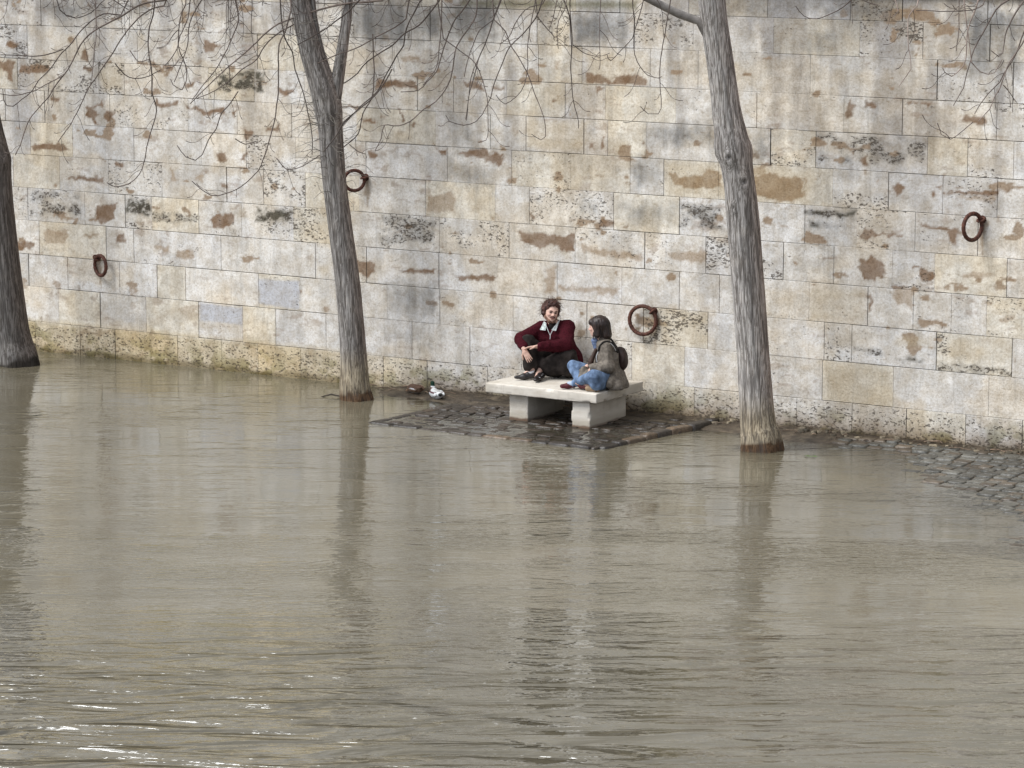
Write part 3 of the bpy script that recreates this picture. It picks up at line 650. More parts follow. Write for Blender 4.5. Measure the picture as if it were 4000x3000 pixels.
def ground_h(x, y):
    x = np.asarray(x, float); y = np.asarray(y, float)
    base = -.16 - .05 * smooth(0, -3, y) - .10 * smooth(-3.2, -6, x)
    base = base - 2.2 * smooth(-5.5, -9.5, y)
    # cobbled slope rising out of the water on the right
    s = ((x - 3.1) * .72 + (y - 1.1) * .68)
    slope = .036 * s - .035
    s = s + .9 * (fbm2(x * .9, y * .9, 88, 3) - .5)
    slope = .046 * s - .014
    slope = np.where(s < -.3, -.0278 + (s + .3) * .075, slope)
    h = np.maximum(base, np.minimum(slope, .075) - np.clip(-y - 4, 0, 9) * .4)
    # silt bank along the foot of the wall, from the middle tree rightwards
    bank = smooth(-4.7, -3.5, x) * smooth(.05, .90, y + .16 * (fbm2(x * 1.6, y * 1.6, 3, 3) - .5) * 2)
    h = np.maximum(h, -.16 + bank * (.185 + .03 * smooth(1.0, 1.25, y)))
    # platform
    inx = smooth(-2.72, -2.50, x) * smooth(.80, .60, x); iny = smooth(-1.16, -.98, y)
    h = np.maximum(h, -.16 + inx * iny * (.146 + .02 * smooth(0, 1.1, y)))
    # root mounds
    for tx, ty, rr_, hh in ((-3.88, .30, .17, .178), (2.2, 0, .42, .172), (2.9, .55, .9, .15)):
        d = np.hypot(x - tx, (y - ty))
        h = np.maximum(h, -.17 + hh * smooth(rr_ * 1.5, rr_ * .35, d + .1 * noise2(x * 4, y * 4, 2)))
    h = h + (fbm2(x * 3, y * 3, 77, 4) - .5) * .035 * smooth(-6.5, -5, y)
    return h

def grid(x0, x1, y0, y1, s):
    xs = np.linspace(x0, x1, int((x1 - x0) / s) + 1); ys = np.linspace(y0, y1, int((y1 - y0) / s) + 1)
    Xg, Yg = np.meshgrid(xs, ys); nx, ny = len(xs), len(ys)
    i = np.arange(ny - 1)[:, None] * nx + np.arange(nx - 1)[None]
    f = np.stack([i, i + 1, i + nx + 1, i + nx], -1).reshape(-1, 4)
    return Xg.ravel(), Yg.ravel(), f

def build_ground():
    x, y, f = grid(-12, 9, -10, WALL_Y, .045)
    h = ground_h(x, y)
    c = np.array([.062, .048, .034]) * (.55 + .9 * fbm2(x * 2.5, y * 2.5, 9, 4))[:, None]
    lit = smooth(.62, .7, noise2(x * 19, y * 19, 5))[:, None] * .25
    c = c * (1 - lit) + np.array([.22, .18, .12]) * lit
    o = make('ground', np.stack([x, y, h], -1), f, MAT_MUD, None, True, {'Col': c})
    tag(o, kind='structure')
    # river bed and the far extent, one big sheet below
    g = Geo(); box(g, -400, 400, -300, 300, -3.2, -2.9, (.07, .06, .045))
    tag(g.build('river_bed', MAT_MUD, None, False), kind='structure')
    g = Geo(); box(g, -24, 16, WALL_Y + .905, 40, 4.9, 5.19, (.16, .15, .14))
    tag(g.build('upper_pavement', MAT_STONE_ATTR, None, False), kind='structure')

def build_water():
    g_v, g_f, dep = [], [], []
    x, y, f = grid(-12, 9, -4, WALL_Y - .01, .05)
    h = ground_h(x, y)
    g_v.append(np.stack([x, y, 0 * x], -1)); g_f.append(f); dep.append(np.clip(-h, 0.0, 2)); n = len(x)
    for a, b, c, d in ((-400, -12, -300, WALL_Y - .01), (9, 400, -300, WALL_Y - .01), (-12, 9, -300, -4)):
        g_v.append(np.array([(a, c, 0), (b, c, 0), (b, d, 0), (a, d, 0)], float)); g_f.append(np.array([[0, 1, 2, 3]]) + n); n += 4
        dep.append(np.ones(4) * 2)
    o = make('water', np.vstack(g_v), np.vstack(g_f), MAT_WATER, None, True, {'depth': np.concatenate(dep)})
    tag(o, kind='structure')

def sett(g, cx, cy, z, lx, ly, hz, rot, col, rr):
    """one worn, domed paving stone"""
    k = 8; ring = []
    pts = []
    for lv, (sc, dz) in enumerate(((1.0, -hz), (1.0, -hz * .16), (.86, -hz * .01), (.4, hz * .03))):
        for i in range(k):
            a = 2 * math.pi * (i + .5) / k
            ex = 2 / 8.0
            px = math.copysign(abs(math.cos(a)) ** ex, math.cos(a)) * lx / 2 * sc
            py = math.copysign(abs(math.sin(a)) ** ex, math.sin(a)) * ly / 2 * sc
            j = 1 + rr[i] * .07
            pts.append((px * j, py * j, dz + rr[i] * .003))
    pts.append((0, 0, hz * .04))
    p = np.array(pts); c, s = math.cos(rot), math.sin(rot)
    q = np.stack([cx + p[:, 0] * c - p[:, 1] * s, cy + p[:, 0] * s + p[:, 1] * c, z + p[:, 2]], -1)
    f = []
    for lv in range(3):
        for i in range(k):
            j = (i + 1) % k
            f.append((lv * k + i, lv * k + j, (lv + 1) * k + j, (lv + 1) * k + i))
    for i in range(0, k, 2):
        f.append((3 * k + i, 3 * k + (i + 1) % k, 3 * k + (i + 2) % k, 4 * k))
    g.add(q, f, col)

def build_paving():
    rr = random.Random(9)
    g = Geo()
    # cobbled slope on the right, laid in arcs
    yy = -4.6
    row = 0
    while yy < 1.12:
        x = 2.7 + rr.uniform(0, .1)
        w = rr.uniform(.13, .17)
        while x < 9:
            l = rr.uniform(.15, .24)
            cx, cy = x + l / 2, yy + .05 * math.sin(x * 1.3 + row * .1)
            s = ((cx - 3.1) * .72 + (cy - 1.1) * .68)
            if s > -1.5:
                z = float(ground_h(cx, cy)) + .014 + rr.uniform(-.009, .010)
                t = rr.uniform(.6, 1.5)
                c = np.array([.085, .082, .070]) * t
                if rr.random() < .2: c = np.array([.10, .08, .058]) * t
                sett(g, cx, cy, z, l - .014, w - .014, .05, rr.uniform(-.06, .06), c, [rr.uniform(-1, 1) for _ in range(8)])
            x += l
        yy += w; row += 1
    # paved rectangle around the bench, barely awash
    yy = -.90
    while yy < 1.12:
        x = -2.45 + rr.uniform(0, .1); w = rr.uniform(.11, .15)
        while x < .56 + .16 * (yy + .9):
            l = rr.uniform(.14, .26)
            z = .004 + .026 * min(1, max(0, (yy + .1) / 1.1)) + rr.uniform(-.012, .009) + .016 * (float(noise2(x * 1.5, yy * 1.5, 6)) - .5)
            t = rr.uniform(.5, 1.4)
            sett(g, x + l / 2, yy + w / 2, z, l - .014, w - .013, .05, rr.uniform(-.05, .05), np.array([.043, .032, .023]) * t, [rr.uniform(-1, 1) for _ in range(8)])
            x += l
        yy += w
    tag(g.build('paving', MAT_SETT), kind='structure')
    # kerb stones bordering that rectangle on the river sides
    g = Geo()
    def run(ax, ay, bx, by, z0, z1):
        L = math.hypot(bx - ax, by - ay); rot = math.atan2(by - ay, bx - ax); s = 0
        while s < L - .05:
            l = min(rr.uniform(.16, .42), L - s)
            u = (s + l / 2) / L
            t = rr.uniform(.5, 1.5)
            c = np.array([.042, .034, .027]) * t
            if rr.random() < .2: c = np.array([.12, .085, .055]) * t
            sett(g, ax + (bx - ax) * u, ay + (by - ay) * u, z0 + (z1 - z0) * u + rr.uniform(-.010, .008), l - .004, rr.uniform(.12, .16), .10, rot + rr.uniform(-.04, .04), c, [rr.uniform(-1, 1) for _ in range(8)])
            s += l
    run(-2.60, -.97, .64, -1.03, .010, .030)
    run(.64, -1.00, .98, 1.15, .030, .088)
    run(-2.58, -.95, -2.42, .70, .006, .012)
    tag(g.build('kerb', MAT_SETT), kind='structure')

build_ground(); build_water(); build_paving()
# ------------------------------------------------------------------ trees
def trunk_mesh(name, pts, parent, seed=0, seg=84, ridge=.008, pale=True, knots=(), dark=1.0, foot=True):
    P = resample([(r, 0, z, w) for r, z, w in pts], .03)
    n = len(P)
    T = np.gradient(P[:, :3], axis=0); T /= np.linalg.norm(T, axis=1)[:, None]
    a = np.array([1., 0, 0]); V, C, FU = [], [], []
    th = np.arange(seg) * 2 * math.pi / seg
    for i in range(n):
        a = a - T[i] * (a @ T[i]); a /= np.linalg.norm(a); b = np.cross(T[i], a)
        z = P[i, 2]; r0 = P[i, 3]
        cx, cy = np.cos(th), np.sin(th)
        wob = noise3(cx * 1.2 + 3, cy * 1.2, z * .7, seed) - .5
        q = 10.5 * max(r0, .05) / .18
        tw = z * .35
        rid = noise3(np.cos(th + tw * .3) * q + 20, np.sin(th + tw * .3) * q, z * 2.1, seed + 3) * .65 + noise3(cx * q * 2.1, cy * q * 2.1, z * 4.2, seed + 5) * .35
        fur = smooth(.52, .36, rid)
        rad = r0 * (1 + .10 * wob) + ridge * (rid - .45) * 2
        for kz, kth, kr, kh in knots:
            dth = np.angle(np.exp(1j * (th - kth)))
            dd = (dth * r0 / kr) ** 2 + ((z - kz) / (kr * 1.25)) ** 2
            rad = rad + kh * np.exp(-dd * 1.2) - kh * 1.2 * np.exp(-dd * 9)
            fur = np.maximum(fur, np.exp(-dd * 10))
        if foot and z < .45:
            rad = rad + .05 * r0 / .2 * (.45 - z) / .45 * (np.cos(th * 5 + seed) * .35 + .1)
        V.append(P[i, :3] + rad[:, None] * (cx[:, None] * a + cy[:, None] * b))
        g_ = np.array([.40, .38, .36]) * dark
        g_ = g_ * (.82 + .36 * noise3(cx * 2, cy * 2, z * 1.3, seed + 9))[:, None]
        # shade painted into the bark: its right side goes darker and browner
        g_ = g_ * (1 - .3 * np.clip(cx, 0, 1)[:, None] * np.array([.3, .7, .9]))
        if pale:
            zz = z + .05 * (noise2(th * 3, th * 0, seed) - .5)
            p_ = smooth(.85, .42, zz)[:, None]; g_ = g_ * (1 - p_) + np.array([.48, .41, .30]) * p_
            q_ = smooth(.235, .20, zz)[:, None]; g_ = g_ * (1 - q_) + np.array([.155, .095, .055]) * q_
        else:
            zz = z + .06 * (noise2(th * 3, th * 0, seed) - .5)
            q_ = smooth(.22, .17, zz)[:, None]; g_ = g_ * (1 - q_) + np.array([.04, .035, .028]) * q_
        C.append(g_); FU.append(fur)
    V = np.vstack(V); C = np.vstack(C); FU = np.concatenate(FU)
    i = np.arange(n - 1)[:, None] * seg; j = np.arange(seg)[None]; j2 = (j + 1) % seg
    F = np.stack([i + j, i + j2, i + seg + j2, i + seg + j], -1).reshape(-1, 4)
    return make(name, V, F, MAT_BARK, parent, True, {'Col': C, 'furrow': FU})

def twig_col(rr):
    return np.array([.12, .095, .08]) * rr.uniform(.55, 1.3)

def side_twigs(g, path, rr, dens, lmin=.10, lmax=.42, rad=.0031, minz=0):
    """short hooked twigs with a swollen bud at the tip"""
    P = np.asarray(path)[:, :3]
    L = np.linalg.norm(np.diff(P, axis=0), axis=1).sum()
    for _ in range(int(L * dens + rr.random())):
        i = rr.randrange(1, len(P) - 1); p = P[i].copy(); t = P[i + 1] - P[i - 1]; t /= np.linalg.norm(t) + 1e-9
        side = np.array([-t[2], 0, t[0]]) * rr.choice((-1, 1)) + np.array([0, rr.uniform(-.7, .7), 0])
        d = t * .5 + side * rr.uniform(.5, 1); d /= np.linalg.norm(d)
        l = rr.uniform(lmin, lmax) ; n = 8; q = [p]
        for k in range(n):
            u = k / n
            d = d + np.array([0, 0, -.32 if u < .45 else .42]) * .7 * (lmax > .2) + np.array([rr.uniform(-.1, .1), rr.uniform(-.1, .1), 0])
            d /= np.linalg.norm(d); q.append(q[-1] + d * l / n)
        q = np.array(q); r = np.linspace(rad, rad * .6, len(q)); r[-1] = rad * 1.25; r[-2] = rad * 1.3
        add_tube(g, q, r, 4, twig_col(rr))

LIMB_PTS = {
    'M': [[(-.66, 0, 5.0), (-1.3, -.15, 5.45), (-2.4, -.3, 5.75), (-4.2, -.4, 5.9)], [(-.04, 0, 5.6), (.7, -.15, 5.75), (1.9, -.25, 5.95), (3.4, -.2, 6.1)],
          [(-.757, 0, 5.7), (-.888, 0, 6.7), (-1.1, 0, 7.8)], [(-.065, 0, 5.0), (-.03, 0, 5.7), (.1, 0, 6.6), (.15, 0, 7.4)]],
    'R': [[(-.66, 0, 4.74), (-.76, -.02, 4.93), (-1.0, -.05, 5.02), (-2.0, -.2, 5.5), (-3.2, -.25, 5.9), (-4.6, -.3, 6.1)], [(-.74, 0, 6.1), (-.3, -.1, 6.6), (.8, -.2, 6.9)]],
    'X': [[(-.2, 0, 4.3), (-.9, -.15, 5.2), (-2.2, -.3, 5.8), (-3.6, -.3, 6.1)], [(-.3, 0, 5.6), (.6, -.1, 6.2), (1.5, -.1, 6.6)]],
    'L': [[(-.5, 0, 4.9), (0, -.15, 5.35), (1.2, -.3, 5.7), (2.6, -.4, 5.85)], [(-.6, 0, 5.6), (-1.5, -.1, 6.1), (-2.6, -.1, 6.3)]],
}
LIMB_R = {'M': [(.05, .02), (.045, .02), (.11, .05), (.05, .03)], 'R': [(.05, .022), (.06, .03)], 'X': [(.1, .03), (.08, .03)], 'L': [(.07, .025), (.07, .03)]}

def build_tree(key, base, name, label, trunks, knots=(), pale=True, dark=1.0, dens=3.5, seed=0):
    rr = random.Random(100 + seed)
    t = empty(name, (base[0], base[1], -.12), R(YAW))
    tag(t, label, 'tree', 'bare trees leaning along the flooded quay')
    for k, pts in enumerate(trunks):
        # sink the foot a little into the ground (the root Empty sits on the river bed)
        pts = [(r, z + .12, w) for r, z, w in pts]
        if k == 0: pts = [(pts[0][0] + .01, -.05, pts[0][2] * 1.06)] + pts
        trunk_mesh('trunk' if k == 0 else 'limb', pts, t, seed * 7 + k, 96 if k == 0 else 48, .008 if k == 0 else .004,
                   pale if k == 0 else False, [(z + .12, a, b, c) for z, a, b, c in knots] if k == 0 else (), dark, k == 0)
    limbs = []
    for pts, (ra, rb) in zip(LIMB_PTS[key], LIMB_R[key]):
        P = resample(pts, .12); limbs.append(P)
        g = Geo(); add_tube(g, P + np.array([0, 0, .12]), np.linspace(ra, rb, len(P)), 14, np.array([.19, .175, .16]) * dark)
        o = g.build('limb', MAT_TWIG, t)
    allL = np.vstack(limbs)
    g = Geo()
    Z = np.array([0, 0, .12])
    for tr, w0, w1, pts in BRANCHES:
        if tr != key: continue
        P = resample(pts, .06)
        P = P + (np.stack([fbm2(np.arange(len(P)) * .35, np.full(len(P), w0 * 3.1 + k), 5 + k, 2) for k in range(3)], -1) - .5) * np.array([.03, .05, .03])
        c = twig_col(rr) * (1.9 if key == 'X' else 2.3 if w0 >= 10 else 1)
        rad = (np.linspace(w0, w1, len(P)) * .00090 + .0013) * (1.3 if key == 'M' else 1)
        if P[0][2] > 4.65 and key != 'none':
            # carry the branch on upwards to a limb above
            d = np.linalg.norm((allL - (P[0] + np.array([0, 0, .35]))) * np.array([1, .6, 1]), axis=1)
            a = allL[int(d.argmin())]
            tan = P[0] - P[min(3, len(P) - 1)]; tan /= np.linalg.norm(tan) + 1e-9
            up = resample([a, (a + P[0] + tan * .35) / 2 + np.array([0, 0, .08]), P[0]], .08)
            add_tube(g, up + Z, np.linspace(max(rad[0] * 1.5, .006), rad[0], len(up)), 6, c)
            side_twigs(g, up + Z, rr, dens)
        add_tube(g, P + Z, rad, 6, c)
        side_twigs(g, P + Z, rr, dens * .9)
    # further drooping shoots hung from the limbs
    for li, P in enumerate(limbs):
        if key == 'X' and li: continue
        for _ in range({'M': 34, 'R': 3, 'X': 6, 'L': 12}[key]):
            i = rr.randrange(3, len(P)); p = P[i] + np.array([0, rr.uniform(-.05, .05), 0])
            dx = rr.uniform(-.6, .6); L = rr.uniform(.7, 1.45); q = [p]; d = np.array([dx, rr.uniform(-.5, .15), rr.uniform(-.4, .5)]); d /= np.linalg.norm(d)
            n = 16; hook = rr.uniform(.7, .92)
            for k in range(n):
                u = k / n
                d = d + np.array([0, 0, -.22 if u < hook else .5]) + np.array([rr.uniform(-.13, .13), rr.uniform(-.08, .08), 0]); d /= np.linalg.norm(d)
                q.append(q[-1] + d * L / n)
            q = resample(q, .05)
            add_tube(g, q + Z, np.linspace(.006, .0026, len(q)), 5, twig_col(rr)); side_twigs(g, q + Z, rr, dens * .9)
    if key == 'M':
        # dense shoots sprouting from the trunk below the fork
        for _ in range(75):
            z = rr.gauss(3.25, .36); z = min(max(z, 2.5), 4.1); c = -.27 - (z - 3.0) * .09
            a = rr.uniform(-.2, math.pi + .2) + math.pi; p = np.array([c + .15 * math.cos(a), .15 * math.sin(a), z])
            d = np.array([math.cos(a), math.sin(a), .3]); q = [p]; L = rr.uniform(.15, .5)
            for k in range(8):
                d = d + np.array([rr.uniform(-.35, .35), rr.uniform(-.3, .3), rr.uniform(-.45, .25)]); d /= np.linalg.norm(d); q.append(q[-1] + d * L / 8)
            add_tube(g, np.array(q) + Z, np.linspace(.0035, .0018, 9), 4, np.array([.22, .2, .17]) * rr.uniform(.5, 1.2))
        # and the bushy knot beside the fork
        for _ in range(45):
            p = np.array([rr.gauss(-.50, .16), rr.uniform(-.25, .1), rr.gauss(4.45, .32)]); d = np.array([rr.uniform(-1, 1), rr.uniform(-.6, .3), rr.uniform(-1, 1)]); q = [p]; L = rr.uniform(.2, .6)
            for k in range(8):
                d = d / np.linalg.norm(d) + np.array([rr.uniform(-.3, .3), rr.uniform(-.3, .3), rr.uniform(-.35, .3)]); q.append(q[-1] + d / np.linalg.norm(d) * L / 8)
            add_tube(g, np.array(q) + Z, np.linspace(.0035, .0018, 9), 4, np.array([.2, .18, .155]) * rr.uniform(.5, 1.2))
    g.build('crown', MAT_TWIG, t)
    return t

TR_R = [(0.0, 0.0, 0.247), (-0.024, 0.191, 0.231), (-0.053, 0.381, 0.204), (-0.116, 1.194, 0.182), (-0.238, 2.537, 0.186), (-0.309, 3.175, 0.175), (-0.376, 3.494, 0.196), (-0.399, 3.652, 0.185), (-0.444, 3.916, 0.164), (-0.512, 4.39, 0.153), (-0.586, 4.862, 0.152), (-0.625, 5.175, 0.157), (-0.717, 5.955, 0.152), (-0.84, 6.833, 0.135), (-.95, 7.8, .1)]
TR_M = [(0.0, 0.0, 0.205), (-0.022, 0.16, 0.187), (-0.042, 0.663, 0.163), (-0.11, 1.545, 0.154), (-0.181, 2.13, 0.148), (-0.235, 2.596, 0.145), (-0.272, 3.002, 0.147), (-0.297, 3.407, 0.15), (-0.323, 3.65, 0.172), (-0.37, 3.87, 0.172), (-0.44, 4.098, 0.155), (-0.53, 4.385, 0.144), (-0.596, 4.671, 0.135), (-0.661, 5.014, 0.126), (-0.757, 5.696, 0.114), (-0.888, 6.713, 0.091)]
TR_M2 = [(-0.275, 3.62, 0.10), (-0.247, 3.782, 0.090), (-0.181, 4.156, 0.074), (-0.126, 4.5, 0.066), (-0.084, 4.785, 0.063), (-0.065, 5.014, 0.06), (-0.03, 5.696, 0.049)]
TR_M3 = [(-0.30, 3.92, 0.06), (-0.314, 4.041, 0.050), (-0.347, 4.213, 0.038), (-0.403, 4.414, 0.034), (-0.458, 4.671, 0.032), (-0.49, 4.9, 0.029), (-0.52, 5.355, 0.023)]
TR_L = [(-0.0, 0.0, 0.3), (-0.022, 0.139, 0.287), (-0.054, 0.328, 0.249), (-0.097, 0.612, 0.237), (-0.158, 1.176, 0.23), (-0.195, 1.677, 0.223), (-0.23, 2.237, 0.217), (-0.245, 2.609, 0.223), (-0.266, 2.764, 0.241), (-0.296, 3.043, 0.204), (-0.36, 3.413, 0.191), (-0.432, 3.966, 0.184), (-0.505, 4.883, 0.172), (-0.603, 5.794, 0.153), (-.7, 6.8, .12)]
TR_X = [(0, 0, .25), (-.03, .3, .2), (-.08, 1.3, .18), (-.15, 2.8, .17), (-.2, 4.2, .16), (-.3, 5.6, .14), (-.4, 7.2, .1)]
build_tree('R', (2.236, -.007), 'bare_tree', 'grey barked leaning tree with two knots, standing in the water right of the stone bench', [TR_R], [(3.42, -1.9, .075, .05), (3.12, -1.3, .085, .045), (3.45, .1, .09, .04), (3.5, 3.1, .07, .02), (2.85, -2.1, .05, .03)], True, 1.3, 2.6, 1)
build_tree('M', (-3.725, .32), 'bare_tree', 'leaning tree forked high up with tangled twigs, left of the stone bench', [TR_M, TR_M2, TR_M3], [(3.9, -1.7, .07, .02), (2.75, -.6, .04, .015)], True, 1.0, 5.2, 2)
build_tree('L', (-9.194, .168), 'bare_tree', 'thick dark trunk standing in the water at the left edge of the view', [TR_L], [(2.75, -.3, .10, .02)], False, .55, 2.5, 3)
build_tree('X', (8.136, -.257), 'bare_tree', 'tree whose pale hanging twigs reach in at the top right corner', [TR_X], (), True, 1.0, 3.0, 4)

# ------------------------------------------------------------------ sculpting by distance fields
def surface_net(f, lo, hi, h):
    """polygonise f(x,y,z)=0 (negative inside) with naive surface nets"""
    ax = [np.arange(lo[i], hi[i] + h, h) for i in range(3)]
    X, Y, Z = np.meshgrid(*ax, indexing='ij')
    # coarse pass first; the fine pass only runs near the surface
    q = 4; cx = [a[::q] if (len(a) - 1) % q == 0 else np.append(a[::q], a[::q][-1] + q * h) for a in ax]
    Cx, Cy, Cz = np.meshgrid(*cx, indexing='ij'); DC = f(Cx, Cy, Cz)
    k = [np.minimum((np.arange(len(a)) + q // 2) // q, len(c) - 1) for a, c in zip(ax, cx)]
    D = DC[np.ix_(*k)].copy(); m = np.abs(D) < q * h * 2.2
    D[m] = f(X[m], Y[m], Z[m])
    ins = D < 0
    nx, ny, nz = D.shape
    c = np.zeros((nx - 1, ny - 1, nz - 1), int)
    for dx in (0, 1):
        for dy in (0, 1):
            for dz in (0, 1):
                c += ins[dx:nx - 1 + dx, dy:ny - 1 + dy, dz:nz - 1 + dz]
    act = (c > 0) & (c < 8)
    idx = -np.ones(act.shape, int); ii = np.argwhere(act); idx[act] = np.arange(len(ii))
    acc = np.zeros((len(ii), 3)); cnt = np.zeros(len(ii))
    corners = [(a, b, d) for a in (0, 1) for b in (0, 1) for d in (0, 1)]
    for a in corners:
        for ax_ in range(3):
            if a[ax_]: continue
            b = list(a); b[ax_] = 1
            da = D[ii[:, 0] + a[0], ii[:, 1] + a[1], ii[:, 2] + a[2]]
            db = D[ii[:, 0] + b[0], ii[:, 1] + b[1], ii[:, 2] + b[2]]
            m = (da < 0) != (db < 0)
            t = np.where(m, da / np.where(m, da - db, 1), 0)
            p = np.tile(np.array(a, float), (len(ii), 1)); p[:, ax_] += t
            acc += p * m[:, None]; cnt += m
    V = (ii + acc / np.maximum(cnt, 1)[:, None]) * h + np.array(lo)
    F = []
    for ax_ in range(3):
        s0 = [slice(None)] * 3; s1 = [slice(None)] * 3
        s0[ax_] = slice(0, -1); s1[ax_] = slice(1, None)
        A, B = ins[tuple(s0)], ins[tuple(s1)]
        e = np.argwhere(A != B)
        u, v = [(1, 2), (2, 0), (0, 1)][ax_]
        ok = (e[:, u] > 0) & (e[:, v] > 0) & (e[:, u] < idx.shape[u]) & (e[:, v] < idx.shape[v])
        e = e[ok]; fl = A[tuple(e.T)]
        q = []
        for du, dv in ((-1, -1), (0, -1), (0, 0), (-1, 0)):
            k = e.copy(); k[:, u] += du; k[:, v] += dv; q.append(idx[tuple(k.T)])
        q = np.stack(q, 1); q[~fl] = q[~fl][:, ::-1]
        F.append(q)
    F = np.vstack(F); F = F[(F >= 0).all(1)]
    return V, F

def relax(V, F, it=1, lam=.5):
    for _ in range(it):
        acc = np.zeros_like(V); n = np.zeros(len(V))
        for k in range(4):
            for j in (1, 3):
                np.add.at(acc, F[:, k], V[F[:, (k + j) % 4]]); np.add.at(n, F[:, k], 1)
        V = V * (1 - lam) + lam * acc / np.maximum(n, 1)[:, None]
    return V

def cap(a, b, ra, rb=None, fl=None):
    """tapered capsule from a to b; fl = (axis vector, factor) flattens it along that axis"""
    rb = ra if rb is None else rb
    a = np.array(a, float); b = np.array(b, float)
    def f(X, Y, Z):
        d = b - a; L = d @ d + 1e-12
        t = np.clip(((X - a[0]) * d[0] + (Y - a[1]) * d[1] + (Z - a[2]) * d[2]) / L, 0, 1)
        qx, qy, qz = X - a[0] - t * d[0], Y - a[1] - t * d[1], Z - a[2] - t * d[2]
        if fl is not None:
            n = np.array(fl[0], float); n /= np.linalg.norm(n); k = fl[1]
            s = (qx * n[0] + qy * n[1] + qz * n[2]) * (k - 1)
            qx, qy, qz = qx + s * n[0], qy + s * n[1], qz + s * n[2]
        return np.sqrt(qx * qx + qy * qy + qz * qz) - (ra + (rb - ra) * t)
    return f

def ell(c, r, rot=None):
    """ellipsoid; rot = 3x3 matrix whose rows are its axes"""
    c = np.array(c, float); r = np.array(r, float)
    def f(X, Y, Z):
        x, y, z = X - c[0], Y - c[1], Z - c[2]
        if rot is not None:
            x, y, z = (rot[0][0] * x + rot[0][1] * y + rot[0][2] * z, rot[1][0] * x + rot[1][1] * y + rot[1][2] * z, rot[2][0] * x + rot[2][1] * y + rot[2][2] * z)
        k0 = np.sqrt((x / r[0]) ** 2 + (y / r[1]) ** 2 + (z / r[2]) ** 2)
        k1 = np.sqrt((x / r[0] ** 2) ** 2 + (y / r[1] ** 2) ** 2 + (z / r[2] ** 2) ** 2)
        return k0 * (k0 - 1) / (k1 + 1e-9)
    return f

def smin(a, b, k):
    if k <= 0: return np.minimum(a, b)
    h = np.clip(.5 + .5 * (b - a) / k, 0, 1)
    return b * (1 - h) + a * h - k * h * (1 - h)

def union(parts, k=.03):
    """parts: list of f or (f, k)"""
    def g(X, Y, Z):
        D = None
        for p in parts:
            f, kk = p if isinstance(p, tuple) else (p, k)
            d = f(X, Y, Z)
            D = d if D is None else smin(D, d, kk)
        return D
    return g

def cut(f, cutters, k=.008):
    def g(X, Y, Z):
        D = f(X, Y, Z)
        for c in cutters: D = -smin(-D, c(X, Y, Z), k)
        return D
    return g

def folds(f, amp, scale, seed=0, stretch=(1, 1, 1)):
    def g(X, Y, Z):
        n = noise3(X * scale * stretch[0], Y * scale * stretch[1], Z * scale * stretch[2], seed)
        n2 = noise3(X * scale * 2.3 * stretch[0], Y * scale * 2.3 * stretch[1], Z * scale * 2.3 * stretch[2], seed + 1)
        return f(X, Y, Z) - amp * (np.abs(n - .5) * -2.4 + .5 + (n2 - .5) * .6)
    return g

def floor_cut(z0):
    return lambda X, Y, Z: Z - z0          # removes everything below z0 (negative part)

def sculpt(name, f, lo, hi, h, mat, parent, it=1, colf=None):
    V, F = surface_net(f, lo, hi, h)
    V = relax(V, F, it)
    at = {'Col': colf(V)} if colf else None
    return make(name, V, F, mat, parent, True, at)

def head_frame(yaw, pitch=0, roll=0):
    """face looks along -y of the frame when all are 0 (towards the viewer); yaw>0 turns it to the viewer's right"""
    M = Matrix.Rotation(R(roll), 3, 'Y') @ Matrix.Rotation(R(yaw), 3, 'Z') @ Matrix.Rotation(R(pitch), 3, 'X')
    return np.array(M)

def in_frame(f, c, M, s=1.0):
    """f in head coordinates (x right, y back, z up, origin at head centre)"""
    c = np.array(c); W = M.T
    def g(X, Y, Z):
        x, y, z = (X - c[0]) / s, (Y - c[1]) / s, (Z - c[2]) / s
        return f(W[0][0] * x + W[0][1] * y + W[0][2] * z, W[1][0] * x + W[1][1] * y + W[1][2] * z, W[2][0] * x + W[2][1] * y + W[2][2] * z) * s
    return g

def head_field():
    """head in its own frame: centre between the ears, face at -y; 22.5 cm tall"""
    base = union([
        ell((0, .012, .030), (.074, .092, .085)),
        (ell((0, -.030, -.020), (.060, .062, .082)), .03),
        (cap((0, -.055, -.088), (0, -.045, -.080), .030), .03),             # chin
        (cap((-.045, -.005, -.060), (.045, -.005, -.060), .030), .03),       # jaw
        (cap((-.030, -.083, .012), (.030, -.083, .012), .010), .014),        # brow
        (cap((0, -.090, -.002), (0, -.106, -.030), .007, .011), .010),       # nose
        (cap((-.011, -.094, -.033), (.011, -.094, -.033), .007), .008),
        (ell((-.036, -.070, -.026), (.020, .016, .018)), .012),              # cheeks
        (ell((.036, -.070, -.026), (.020, .016, .018)), .012),
        (cap((-.018, -.089, -.056), (.018, -.089, -.056), .0065), .006),     # lips
        (cap((-.013, -.087, -.067), (.013, -.087, -.067), .007), .006),
        (ell((-.077, .008, -.006), (.010, .018, .030)), .006),               # ears
        (ell((.077, .008, -.006), (.010, .018, .030)), .006)], .02)
    return cut(base, [ell((-.030, -.094, .000), (.015, .012, .009)), ell((.030, -.094, .000), (.015, .012, .009))], .008)

